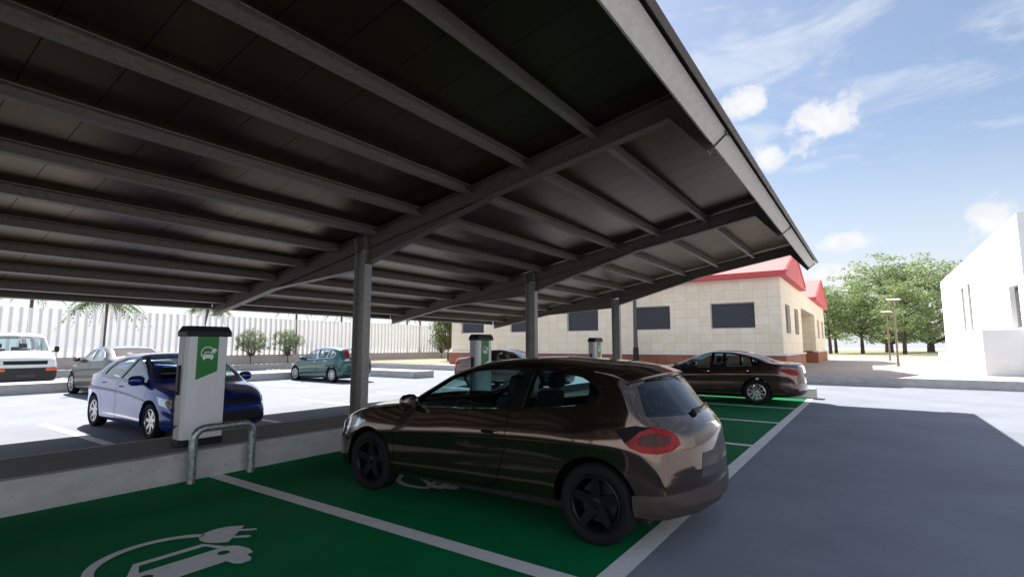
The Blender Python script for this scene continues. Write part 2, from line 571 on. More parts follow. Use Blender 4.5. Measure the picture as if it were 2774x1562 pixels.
for x in BX:
    mb = MB()
    tf = 0.012
    fw = 0.08
    # flanges (straight part and bent tip), then web
    for (a, b) in ((0, tf), (HB - tf, HB)):
        sect_bar(mb, x - fw, x + fw, [bp(YL, a), B0 + mit * a, B0 + mit * b, bp(YL, b)])
        sect_bar(mb, x - fw, x + fw, [B0 + mit * a, B1 + nv * a, B1 + nv * b, B0 + mit * b])
    wb = 0.005
    sect_bar(mb, x - wb, x + wb, [bp(YL, tf), B0 + mit * tf, B0 + mit * (HB - tf), bp(YL, HB - tf)])
    sect_bar(mb, x - wb, x + wb, [B0 + mit * tf, B1 + nv * tf, B1 + nv * (HB - tf), B0 + mit * (HB - tf)])
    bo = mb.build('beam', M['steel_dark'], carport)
    # haunch either side of the column
    mh = MB()
    for (ya, za, yb, zb_) in ((4.65, zbot(4.65), 7.36, 3.03), (10.36, zbot(10.36), 7.655, 2.93)):
        s = 1 if yb > ya else -1
        sect_bar(mh, x - fw, x + fw, [Vector((0, ya, za - .002)), Vector((0, yb, zb_)), Vector((0, yb, zb_ - tf)), Vector((0, ya - s * .06, za - .002))])
        sect_bar(mh, x - wb, x + wb, [Vector((0, ya, za - .002)), Vector((0, yb, zbot(yb) - .002)), Vector((0, yb, zb_))])
    mh.build('haunch', M['steel_dark'], carport)
    # column, H section, flanges across y
    mc = MB()
    cy0, cy1 = 7.36, 7.655
    zt = 2.99
    for (a, b) in ((cy0, cy0 + .014), (cy1 - .014, cy1)):
        mc.box(x - fw, x + fw, a, b, Z0, zbot(a) - .001)
    mc.box(x - wb, x + wb, cy0 + .014, cy1 - .014, Z0, zbot(cy1) - .001)
    mc.box(x - .12, x + .12, cy0 - .06, cy1 + .06, Z0 - .01, Z0 + .018)
    for yy in (cy0 + .007, cy1 - .007):          # web stiffeners in the beam
        sect_bar(mc, x - fw + .003, x - wb, [bp(yy - .006, tf), bp(yy + .006, tf), bp(yy + .006, HB - tf), bp(yy - .006, HB - tf)])
        sect_bar(mc, x + wb, x + fw - .003, [bp(yy - .006, tf), bp(yy + .006, tf), bp(yy + .006, HB - tf), bp(yy - .006, HB - tf)])
    mc.build('column', M['steel_col'], carport)

# purlins: C sections between the beams, open towards the high side
PT0, PT1 = 0.165, 0.315
PY = [2.75 + 1.075 * i for i in range(10)] + [13.02]


def csect(mb, x0, x1, o, e, n, h, fl, lip=0.018, t=0.004):
    """C profile: web at o, height h along n, flanges along e"""
    sect_bar(mb, x0, x1, [o, o + e * fl, o + e * fl + n * lip, o + e * (fl - t) + n * lip, o + e * (fl - t) + n * t, o + e * t + n * t,
                          o + e * t + n * (h - t), o + e * (fl - t) + n * (h - t), o + e * (fl - t) + n * (h - lip), o + e * fl + n * (h - lip), o + e * fl + n * h, o + n * h])


ee = Vector((0, 1, -SL)).normalized()
spans = [(BX[i] + .085 - .08, BX[i + 1] - .005 - .003) for i in range(len(BX) - 1)]
for (a, b) in spans:
    for y in PY:
        mb = MB()
        csect(mb, a, b, bp(y, PT0) + ee * .08, -ee, ne, PT1 - PT0, 0.08)     # open side towards the road
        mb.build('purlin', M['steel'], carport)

# roof sheets: narrow panels with joints, laid along the fall; the bent tip carries its own sheets
XE0, XE1 = BX[0] - 0.4, BX[-1] + 0.10
SW = 0.568
mb = MB()
top = MB()
x = XE1
while x > XE0:
    xa, xb = max(x - SW, XE0) + .0035, x - .0035
    sect_bar(mb, xa, xb, [bp(13.16, PT1 + .002), B0 + mit * (PT1 + .002), B0 + mit * (PT1 + .05), bp(13.16, PT1 + .05)])
    x -= SW
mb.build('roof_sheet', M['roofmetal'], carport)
sect_bar(top, XE0, XE1, [bp(13.16, PT1 + .052), B0 + mit * (PT1 + .052), B0 + mit * (PT1 + .09), bp(13.16, PT1 + .09)])
top.build('solar_panel', M['gloss_black'], carport)
for i in range(len(BX)):
    a = BX[i - 1] + .004 if i else XE0
    b = BX[i] - .004 if i < len(BX) - 1 else BX[i] + .10
    if i == len(BX) - 1:
        b = BX[i] - .004
    mv = MB()
    sect_bar(mv, a, b, [B0 + mit * (PT1 + .002), B1 + nv * (PT1 + .002) + dv * .03, B1 + nv * (PT1 + .055) + dv * .03, B0 + mit * (PT1 + .055)])
    mv.build('visor_sheet', M['steel_dark'], carport)
    mf = MB()
    csect(mf, a + .004, b - .004, B1 + nv * .095 - dv * .02, -dv, nv, HB - .095 + .005, 0.10)
    mf.build('fascia', M['fascia'], carport)

# ------------------------------------------------------------------ chargers
def charger(x, label):
    t = thing('ev_charger', label, 'charging station', (x, 6.87, Z0 + .006), 0, 'charging stations on the kerb island')
    D = 0.22
    b = MB()
    # body: front slightly bowed in plan
    poly = [(-.25, D), (-.25, .05), (-.225, 0.0), (-.1, -.012), (.1, -.012), (.225, 0.0), (.25, .05), (.25, D)]
    b.prism(poly, lambda u, v, w_: (u, v, w_), 0.085, 1.335)
    b.build('body', M['white_panel'], t, bevel=0.004)
    side = MB().box(-.258, -.2505, .065, D - .02, .09, 1.33)
    side.box(.2505, .258, .065, D - .02, .09, 1.33)
    side.build('side_panel', M['charger_grey'], t)
    c = MB()
    pc = [(-.27, -.025), (.27, -.025), (.27, D + .015), (-.27, D + .015)]
    pt = [(-.235, .0), (.235, .0), (.235, D - .01), (-.235, D - .01)]
    c.add([(*p, 1.335) for p in pc] + [(*p, 1.395) for p in pc] + [(*p, 1.465) for p in pt],
          [(3, 2, 1, 0), (0, 1, 5, 4), (1, 2, 6, 5), (2, 3, 7, 6), (3, 0, 4, 7), (4, 5, 9, 8), (5, 6, 10, 9), (6, 7, 11, 10), (7, 4, 8, 11), (8, 9, 10, 11)])
    c.build('cap', M['black_plastic'], t, bevel=0.006)
    MB().prism([(-.262, D + .01), (-.262, .04), (-.215, -.018), (.215, -.018), (.262, .04), (.262, D + .01)], lambda u, v, w_: (u, v, w_), 0, .083).build('base', M['black_plastic'], t, bevel=0.004)
    g = MB().prism([(-.135, 1.334), (.115, 1.334), (.115, .90), (-.135, .80)], lambda u, v, w_: (u, w_, v), -.016, -.006).build('sign_panel', M['sign_green'], t)
    sy = symbol('charging_symbol', lambda u, v: (-.008 + u * .00044, -.0175, 1.125 + v * .00044), M['sign_white'], g)
    for sx in (-1, 1):
        h = MB().box(min(sx * .258, sx * .285), max(sx * .258, sx * .285), .10, .16, .62, .98)
        h.build('plug_holster', M['black_plastic'], t, bevel=.006)
    cab = [(-.285, .13, .66), (-.31, .13, .55), (-.315, .12, .35), (-.29, .11, .22), (-.262, .11, .26)]
    MB().tube(cab, .011, 8).build('cable', M['black_plastic'], t, smooth=True)
    return t


charger(3.12, 'nearest white charging station with black cap and green sign beside the hoop barrier')
charger(8.80, 'white charging station seen behind the bronze hatchback, left of the second column')
charger(14.48, 'farthest white charging station, small, in front of the stone building wall')

# hoop barrier
hp = []
x0, x1, yb, r = 2.81, 3.49, 6.40, 0.12
H = .60
for (px, pz) in [(x0, -.03), (x0, .2), (x0, H - r)]:
    hp.append((px, yb, pz))
hp += [(x0 + r - r * math.cos(a), yb, H - r + r * math.sin(a)) for a in [math.pi / 2 * k / 6 for k in range(1, 7)]]
hp += [(x1 - r + r * math.sin(a), yb, H - r + r * math.cos(a)) for a in [math.pi / 2 * k / 6 for k in range(0, 7)]]
hp += [(x1, yb, .2), (x1, yb, -.03)]
hb = thing('hoop_barrier', 'galvanised steel hoop barrier standing in front of the nearest charging station', 'barrier', (0, 0, 0))
MB().tube(hp, .045, 16).build('hoop', M['galv_tube'], hb, smooth=True)

# ------------------------------------------------------------------ buildings
def wall_holes(mb, f, u0, u1, v0, v1, holes, depth):
    us = sorted({u0, u1, *[h[0] for h in holes], *[h[1] for h in holes]})
    vs_ = sorted({v0, v1, *[h[2] for h in holes], *[h[3] for h in holes]})
    for a, b in zip(us, us[1:]):
        for c, d in zip(vs_, vs_[1:]):
            if any(h[0] <= a and b <= h[1] and h[2] <= c and d <= h[3] for h in holes):
                continue
            mb.quad(f(a, c, 0), f(b, c, 0), f(b, d, 0), f(a, d, 0))
    for (a, b, c, d) in holes:
        mb.quad(f(a, c, 0), f(a, d, 0), f(a, d, depth), f(a, c, depth))
        mb.quad(f(b, c, 0), f(b, c, depth), f(b, d, depth), f(b, d, 0))
        mb.quad(f(a, c, 0), f(a, c, depth), f(b, c, depth), f(b, c, 0))
        mb.quad(f(a, d, 0), f(b, d, 0), f(b, d, depth), f(a, d, depth))


def louvre(f, h, parent, depth, pitch=.10):
    """window part: frame set in the opening, blades as its sub-part"""
    a, b, c, d = h
    fr = MB()
    g = .035
    for (p, q, r_, s) in ((a + .006, b - .006, c + .006, c + g), (a + .006, b - .006, d - g, d - .006), (a + .006, a + g, c + g, d - g), (b - g, b - .006, c + g, d - g)):
        vs = [f(u, v, w_) for u in (p, q) for v in (r_, s) for w_ in (depth - .05, depth)]
        fr.add(vs, [(0, 1, 3, 2), (4, 6, 7, 5), (0, 4, 5, 1), (2, 3, 7, 6), (0, 2, 6, 4), (1, 5, 7, 3)])
    o = fr.build('window', M['reveal'], parent)
    bl = MB()
    n = int((d - c - 2 * g) / pitch)
    for i in range(n):
        z = c + g + (d - c - 2 * g) * i / n
        dz = (d - c - 2 * g) / n
        bl.prism([(depth - .062, z + dz * .06), (depth - .055, z + dz * .04), (depth - .028, z + dz * .80), (depth - .035, z + dz * .80)],
                 lambda u, v, w_: f(w_, v, u), a + g + .002, b - g - .002)
    bl.build('louvre', M['louvre'], o)
    MB().quad(f(a + .004, c + .004, depth + .03), f(b - .004, c + .004, depth + .03), f(b - .004, d - .004, depth + .03), f(a + .004, d - .004, depth + .03)).build('back_panel', M['black_plastic'], o)
    return o


bld = thing('stone_building', 'low building of beige stone tiles on a red plinth under red gabled roofs', 'building', (0, 0, 0))
XF, YS, YN = 26.0, 3.22, 23.15
ZP, ZE = 1.17, 4.72
fx = lambda u, v, w_: (XF + w_, u, v)                       # facade towards the car park, u = y
fy = lambda u, v, w_: (u, YS + w_, v)                       # gable side, u = x
XW1, XP, XW2 = 34.2, 43.0, 52.5
wall = MB()
fh = [(4.33, 6.32, 2.37, 3.60), (8.31, 10.26, 2.37, 3.60), (12.33, 14.3, 2.37, 3.60), (16.35, 18.32, 2.37, 3.60), (20.4, 22.3, 2.37, 3.60)]
wall_holes(wall, fx, YS, YN, ZP, ZE, fh, .16)
sh1 = [(27.35, 29.1, 2.15, 3.55), (30.9, 32.7, 2.15, 3.55)]
sh2 = [(45.2, 46.9, 2.15, 3.55), (49.2, 51.0, 2.15, 3.55)]
wall_holes(wall, fy, XF, XW1, ZP, ZE, sh1, .16)
wall_holes(wall, fy, XP, XW2, ZP, ZE, sh2, .16)
# lintel over the porch, porch returns and back
wall.quad((XW1, YS, 3.75), (XP, YS, 3.75), (XP, YS, ZE), (XW1, YS, ZE))
wall.quad((XW1, YS, 3.75), (XW1, YS + .4, 3.75), (XP, YS + .4, 3.75), (XP, YS, 3.75))
wall.quad((XW1, YS, ZP), (XW1, YS, 3.75), (XW1, 10, 3.75), (XW1, 10, ZP))
wall.quad((XP, YS, ZP), (XP, YS, 3.75), (XP, 10, 3.75), (XP, 10, ZP))
wall.quad((XW1, 10, 0), (XP, 10, 0), (XP, 10, 3.75), (XW1, 10, 3.75))
wall.quad((XW1, YS + .4, 3.75), (XW1, 10, 3.75), (XP, 10, 3.75), (XP, YS + .4, 3.75))
wall.quad((XF, YN, ZP), (XW2, YN, ZP), (XW2, YN, ZE), (XF, YN, ZE))
wall.quad((XW2, YS, ZP), (XW2, YN, ZP), (XW2, YN, ZE), (XW2, YS, ZE))
wall.build('wall', M['stone'], bld)
for h in fh:
    louvre(fx, h, bld, .17)
for h in sh1 + sh2:
    louvre(fy, h, bld, .17)
pl = MB()
pl.box(XF - .10, XF + .5, YS - .10, YN + .10, Z0 - .02, ZP - .07)
pl.box(XF + .5, XW1 - .05, YS - .10, YS + .5, Z0 - .02, ZP - .07)
pl.box(XP - .10, XW2 + .1, YS - .10, YN, Z0 - .02, ZP - .07)
pl.build('plinth', M['brick_red'], bld)
lg = MB()
lg.box(XF - .15, XF + .2, YS - .15, YN + .15, ZP - .069, ZP + .012)
lg.box(XF + .2, XW1 + .02, YS - .15, YS + .2, ZP - .069, ZP + .012)
lg.build('ledge', M['ledge'], bld)
MB().box(XP - .15, XW2 + .15, YS - .15, YS + .2, ZP - .069, ZP + .012).build('ledge', M['ledge'], bld)

def gable(x0, x1, ya, yb_, zl, zr, xm, par):
    r_ = MB()
    t = .10
    r_.quad((x0, ya, zl), (x0, yb_, zl), (xm, yb_, zr), (xm, ya, zr))
    r_.quad((x1, ya, zl), (xm, ya, zr), (xm, yb_, zr), (x1, yb_, zl))
    # standing seams
    o = r_.build('roof', M['roof_sunlit'], par)
    tr = MB()
    fz = .21
    tr.box(x0 - .012, x0 + .05, ya - .02, yb_, zl - fz, zl + .004)
    tr.box(x1 - .05, x1 + .012, ya - .02, yb_, zl - fz, zl + .004)
    tr.prism([(x0, zl - fz), (x1, zl - fz), (x1, zl), (xm, zr), (x0, zl)], lambda u, v, w_: (u, w_, v), ya - .012, ya + .05)
    tr.prism([(x0 - .012, zl), (xm, zr + .012), (xm, zr - .12), (x0 + .25, zl - .06)], lambda u, v, w_: (u, w_, v), ya - .05, ya - .013)
    tr.prism([(x1 + .012, zl), (xm, zr + .012), (xm, zr - .12), (x1 - .25, zl - .06)], lambda u, v, w_: (u, w_, v), ya - .05, ya - .013)
    tr.box(x0 - .01, x0 + .5, ya, yb_, zl - fz - .02, zl - fz)
    tr.quad((x0, ya, zl - fz - .004), (x1, ya, zl - fz - .004), (x1, yb_, zl - fz - .004), (x0, yb_, zl - fz - .004))
    tr.prism([(xm + .06, zl - fz + .25), (xm + .075, zl - fz + .25), (xm + .075, zr - .25), (xm + .06, zr - .25)], lambda u, v, w_: (u, w_, v), ya - .018, ya - .011)
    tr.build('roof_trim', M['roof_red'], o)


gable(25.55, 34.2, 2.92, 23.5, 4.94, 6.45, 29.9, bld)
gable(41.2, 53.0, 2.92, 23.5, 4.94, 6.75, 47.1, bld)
tag(bld, kind=None)

wb = thing('white_building', 'plain white rendered building with narrow slit windows at the right edge', 'building', (0, 0, 0))
YW = -5.2
XA, XB = 28.35, 56.0
mbw = MB()
fw_ = lambda u, v, w_: (u, YW - w_, v)
wh = [(29.35, 31.1, 2.30, 4.15), (41.3, 42.3, 2.5, 5.36), (44.0, 45.0, 2.5, 5.34)]
wall_holes(mbw, fw_, XA, XB, Z0 - .02, 6.92, wh, .22)
mbw.quad((XA, YW, Z0), (XA, YW - 24, Z0), (XA, YW - 24, 6.92), (XA, YW, 6.92))
mbw.quad((XB, YW, Z0), (XB, YW - 24, Z0), (XB, YW - 24, 6.92), (XB, YW, 6.92))
mbw.quad((XA, YW - 24, Z0), (XB, YW - 24, Z0), (XB, YW - 24, 6.92), (XA, YW - 24, 6.92))
mbw.quad((XA, YW, 6.92), (XB, YW, 6.92), (XB, YW - 24, 6.92), (XA, YW - 24, 6.92))
mbw.build('wall', M['render_white'], wb)
louvre(fw_, wh[0], wb, .23)
for h in wh[1:]:
    a, b, c, d = h
    g_ = MB().quad(fw_(a, c, .2), fw_(b, c, .2), fw_(b, d, .2), fw_(a, d, .2))
    for x_ in (a + .003, b - .003):  # side linings: shade on the white reveals, put in as grey colour
        g_.quad(fw_(x_, c + .003, .004), fw_(x_, d - .003, .004), fw_(x_, d - .003, .2), fw_(x_, c + .003, .2))
    g_.build('slit_window', M['slit'], wb)
mb = MB().box(XB - 3, XB + .6, YW, YW + .5, Z0 - .02, 1.0)
mb.box(33.5, XB - 3, YW, YW + .22, Z0 - .02, .95)
mb.build('base_course', M['render_white'], wb)
MB().box(28.52, 33.0, YW + .002, -3.82, Z0 - .02, 2.21).build('porch_block', M['render_white'], wb, bevel=.01)

# ------------------------------------------------------------------ slatted fence
fe = thing('slatted_fence', 'tall white vertical slat fence on a low wall along the back of the car park', 'fence', (0, 34.6, 0))
MB().box(-9, 46, 0, .25, Z0 - .02, .94).build('base_wall', M['wall_low'], fe)
sm = MB().box(-.062, .062, .03, .20, .938, 3.46).mesh('slat')
for i in range(100):
    o = link('slat', sm, M['slat'], fe) if i == 0 else sl0.copy()
    if i:
        col.objects.link(o)
        o.parent = fe
    else:
        sl0 = o
    o.location = (2.7 + .372 * i, 0, 0)

# ------------------------------------------------------------------ lamp posts
def lamp(x, y, h, label, z=Z0):
    t = thing('lamp_post', label, 'street lamp', (x, y, z), 0, 'twin lamp posts on the plaza')
    MB().tube([(0, 0, -.02), (0, 0, .9), (0, 0, h)], [.075, .06, .045], 12).build('pole', M['pole_brown'], t, smooth=True)
    MB().tube([(0, 0, h * .52), (0, 0, h * .52 + .12)], .09, 10).build('collar', M['pole_brown'], t, smooth=True)
    MB().lathe([(0.0, h + .0), (.36, h + .02), (.38, h + .05), (.34, h + .085), (0.0, h + .11)], lambda a, b, w_: (a, b, w_), 20).build('lamp_head', M['ledge'], t, smooth=True)
    return t


lamp(38.4, -1.3, 3.95, 'thin lamp post with flat round head on the plaza, the nearer, taller looking one')
lamp(52.0, -1.25, 3.95, 'thin lamp post with flat round head on the plaza, the farther, smaller one')
t = thing('lamp_post', 'dark tapering lamp post with a black base in front of the stone building', 'street lamp', (25.15, 9.85, Z0 - .01))
MB().tube([(0, 0, 0), (0, 0, 1.15)], [.15, .14], 16).build('base', M['black_plastic'], t, smooth=True)
MB().tube([(0, 0, 1.15), (0, 0, 6.2)], [.115, .06], 14).build('pole', M['pole'], t, smooth=True)
MB().tube([(0, 0, 6.15), (-.3, 0, 6.3), (-.9, 0, 6.32)], [.05, .06, .09], 10).build('lamp_head', M['pole'], t, smooth=True)


# ------------------------------------------------------------------ trees
def leaf_cloud(rng, centers, rad, per, size, flat=0.6):
    V, F = [], []
    for c in centers:
        n = per
        pts = rng.normal(size=(n, 3))
        pts /= np.linalg.norm(pts, axis=1)[:, None]
        pts *= (rng.random((n, 1)) ** 0.45) * rad * np.array([1, 1, flat])
        pts += np.array(c)
        for p in pts:
            a = rng.normal(size=3)
            a[2] *= .45
            a /= np.linalg.norm(a)
            b = np.cross(a, rng.normal(size=3))
            b /= np.linalg.norm(b) + 1e-9
            s = size * (0.6 + .8 * rng.random())
            k = len(V)
            V += [tuple(p - a * s), tuple(p + b * s * .45), tuple(p + a * s), tuple(p - b * s * .45)]
            F.append((k, k + 1, k + 2, k + 3))
    mb = MB()
    mb.v, mb.f = V, F
    return mb


def crown_tree(name, label, loc, h, z_low, wd, seed, leaf, n, per, size, rad, r0, group, dome=0.35):
    """tapered trunk, limbs leaving it at different heights, leaf clumps in tiers through an uneven dome"""
    rng = np.random.default_rng(seed)
    t = thing(name, label, 'tree', loc, 0, group)
    tr = MB()
    b = rng.normal(size=2) * .25
    tp = [Vector((b[0] * s * s, b[1] * s * s, h * .74 * s)) for s in (0, .12, .3, .5, .75, 1)]
    tp[0].z = -.05
    tr.tube(tp, [r0 * 1.15, r0, r0 * .82, r0 * .62, r0 * .35, r0 * .1], 9)
    cs = []
    nl = max(10, n // 7)
    ga = 2.399
    for i in range(nl):
        s = (i + .5) / nl
        z = z_low + (h - z_low) * s
        # width of the dome at this height
        wr_ = wd / 2 * (math.sin(math.pi * min(1, .10 + .90 * (1 - s)) * .5) ** .8 if s > dome else (.70 + .30 * s / dome))
        wr_ *= .75 + .4 * rng.random()
        a = i * ga + rng.normal() * .3
        st = tp[0].lerp(tp[-1], max(.12, min(.95, (z - wr_ * .35) / (h * .74))))
        end = Vector((math.cos(a) * wr_, math.sin(a) * wr_, z))
        mid = st.lerp(end, .5) + Vector((0, 0, wr_ * .10))
        rl = r0 * (.42 - .25 * s)
        tr.tube([st, mid, end], [rl, rl * .6, rl * .2], 6)
        for k in range(7):
            q = .30 + .72 * (k + rng.random()) / 7
            c = (st.lerp(mid, q * 2) if q < .5 else mid.lerp(end, q * 2 - 1)) + Vector(rng.normal(size=3)) * rad * .75
            c.z = max(c.z, z_low * .8)
            cs.append((tuple(c)))
            if k % 2:
                p0 = st.lerp(end, min(.9, q * .8))
                tr.tube([p0, c], [rl * .25, rl * .08], 4)
    tr.build('trunk', M['bark'], t, smooth=True)
    leaf_cloud(rng, cs, rad, per, size, .42).build('crown', M[leaf], t)
    return t


GT = 'trees beyond the plaza'
crown_tree('plaza_tree', 'slim green tree right of the two lamp posts with a dark straight trunk', (89.9, -3.9, Z0), 10.0, 3.0, 9.2, 3, 'leaf', 150, 40, .17, 1.0, .26, GT)
crown_tree('plaza_tree', 'slim green tree standing alone left of the lamp posts', (94.4, 1.0, Z0), 9.8, 3.0, 8.4, 7, 'leaf', 150, 40, .17, 1.0, .26, GT)
crown_tree('plaza_tree', 'slim tree beside the red roofed building, left one of a close pair', (91.5, 5.0, Z0), 10.2, 3.2, 7.2, 12, 'leaf', 130, 40, .17, .95, .25, GT)
crown_tree('plaza_tree', 'slim tree with leaning branch, right one of a close pair by the building', (97.5, 4.55, Z0), 9.6, 3.2, 7.6, 19, 'leaf', 130, 40, .17, .95, .24, GT)
crown_tree('broad_tree', 'broad spreading pale green tree rising behind the lamp posts', (112, -2.7, Z0), 15.9, 2.8, 25, 23, 'leaf2', 260, 46, .26, 1.75, .60, GT)
crown_tree('broad_tree', 'broad spreading tree half hidden by the white building', (128, -9.6, Z0), 17.8, 3.0, 25, 31, 'leaf2', 260, 46, .28, 1.8, .58, GT)

SG = 'young flowering shrubs along the fence'


def bushy(name, cat, x, y, h, wd, seed, label, leaf, z_low, n, per, size, rad, r0, group=None, bloom=False, density=1.0):
    """rounded young crown: limbs fan out from a short stem, clumps fill an uneven ball"""
    rng = np.random.default_rng(seed)
    t = thing(name, label, cat, (x, y, Z0), 0, group)
    tr = MB()
    fork = Vector((rng.normal() * .02, rng.normal() * .02, z_low))
    tr.tube([(0, 0, -.04), fork * .5, fork], [r0, r0 * .85, r0 * .7], 8)
    zc, rz_ = (h + z_low) / 2 + .05, (h - z_low) / 2
    cs = []
    for i in range(n):
        d = rng.normal(size=3)
        d /= np.linalg.norm(d)
        k = rng.random() ** .38 * (0.78 + .30 * rng.random())
        wz = 1 - .28 * max(0, d[2]) ** 2
        c = Vector((d[0] * k * wd / 2 * wz, d[1] * k * wd / 2 * wz, zc + d[2] * k * rz_ * .9))
        cs.append(c)
        if i % 3 == 0:
            tr.tube([fork, fork.lerp(c, .5) + Vector((0, 0, -.08 * wd / 2)), c], [r0 * .45, r0 * .28, r0 * .08], 5)
    tr.build('trunk', M['bark'], t, smooth=True)
    leaf_cloud(rng, [tuple(c) for c in cs], rad, per, size, .85).build('crown', M[leaf], t)
    if bloom:
        leaf_cloud(rng, [tuple(c) for c in cs if rng.random() < .7], rad * 1.1, 5, size * .7, .9).build('blossom', M['blossom'], t)
    return t


def shrub(x, y, h, wd, seed, label):
    return bushy('flowering_shrub', 'shrub', x, y, h, wd, seed, label, 'leaf_shrub', h * .20, 130, 24, .055, .20, .04, SG, True)


shrub(18.1, 33.9, 2.5, 2.3, 41, 'round young shrub closest to the near charging station, before the white fence')
shrub(20.75, 33.9, 2.5, 2.3, 47, 'round young shrub right behind the bonnet of the green hatchback')
shrub(36.6, 33.9, 2.7, 2.4, 53, 'round young shrub standing by the corner of the stone building')
bushy('leafy_tree', 'tree', 30.6, 27.6, 4.7, 3.0, 61, 'dense bright green tree half hidden behind the stone building corner', 'leaf_bush', .9, 150, 34, .085, .38, .09)


def palm(x, y, h, seed, label, fl=2.2, n=16):
    rng = np.random.default_rng(seed)
    t = thing('palm_tree', label, 'palm', (x, y, Z0), 0, 'palms behind the white fence')
    lean = rng.normal(size=2) * .12
    pts = [(lean[0] * s * s, lean[1] * s * s, h * s) for s in (0, .25, .5, .75, 1)]
    MB().tube([(pts[0][0], pts[0][1], -.05)] + pts[1:], [.14, .10, .085, .08, .09], 9).build('trunk', M['bark'], t, smooth=True)
    fr = MB()
    cx_, cy_, cz = pts[-1]
    for i in range(n):
        a = 2 * math.pi * i / n + rng.random() * .4
        up = rng.uniform(-.15, .9)
        L = fl * rng.uniform(.8, 1.1)
        prev = None
        d = Vector((math.cos(a), math.sin(a), 0))
        side = Vector((-math.sin(a), math.cos(a), 0))
        for s in range(15):
            q = s / 14
            p = Vector((cx_, cy_, cz)) + d * L * q + Vector((0, 0, L * (up * q - (.85 + up * .45) * q * q)))
            if s:
                wl = .58 * math.sin(math.pi * min(1, .12 + q * .9)) + .05
                for sg in (-1, 1):
                    tip = p + side * sg * wl * .8 + d * wl * .5 + Vector((0, 0, -wl * .55))
                    b1 = p + d * .075
                    b2 = p - d * .075
                    fr.quad(b1, b2, tip)
                fr.quad(prev + side * .012, prev - side * .012, p - side * .01, p + side * .01)
            prev = p
    fr.build('fronds', M['palm_leaf'], t)
    return t


palm(7.9, 38.4, 4.75, 1, 'palm at the far left, only a frond tip shows above the fence', 1.5)
palm(11.4, 38.6, 4.0, 2, 'palm with a wide crown above the fence, behind the grey saloon', 2.3, 20)
palm(16.9, 38.4, 3.95, 3, 'palm behind the fence above the charging station', 1.5)
palm(24.0, 38.2, 4.85, 4, 'palm with hanging fronds above the two shrubs', 1.7)
palm(28.3, 38.2, 4.4, 5, 'palm just left of the nearest carport column', 1.5)
palm(36.0, 38.0, 4.55, 6, 'palm behind the fence, left one of two right of the column', 1.4)
palm(37.8, 38.0, 4.7, 7, 'palm behind the fence, right one of two near the building', 1.4)

# ------------------------------------------------------------------ cars
def pchip(pts):
    pts = sorted(pts)
    x = np.array([p[0] for p in pts], float)
    y = np.array([p[1] for p in pts], float)
    h = np.diff(x)
    d = np.diff(y) / h
    m = np.zeros(len(x))
    for i in range(1, len(x) - 1):
        if d[i - 1] * d[i] > 0:
            w1, w2 = 2 * h[i] + h[i - 1], h[i] + 2 * h[i - 1]
            m[i] = (w1 + w2) / (w1 / d[i - 1] + w2 / d[i])
    m[0], m[-1] = d[0], d[-1]

    def f(t):
        t = min(max(t, x[0]), x[-1])
        i = min(len(h) - 1, max(0, int(np.searchsorted(x, t, side='right')) - 1))
        s = (t - x[i]) / h[i]
        return float(y[i] * (1 + 2 * s) * (1 - s) ** 2 + m[i] * h[i] * s * (1 - s) ** 2 + y[i + 1] * s * s * (3 - 2 * s) + m[i + 1] * h[i] * s * s * (s - 1))
    return f


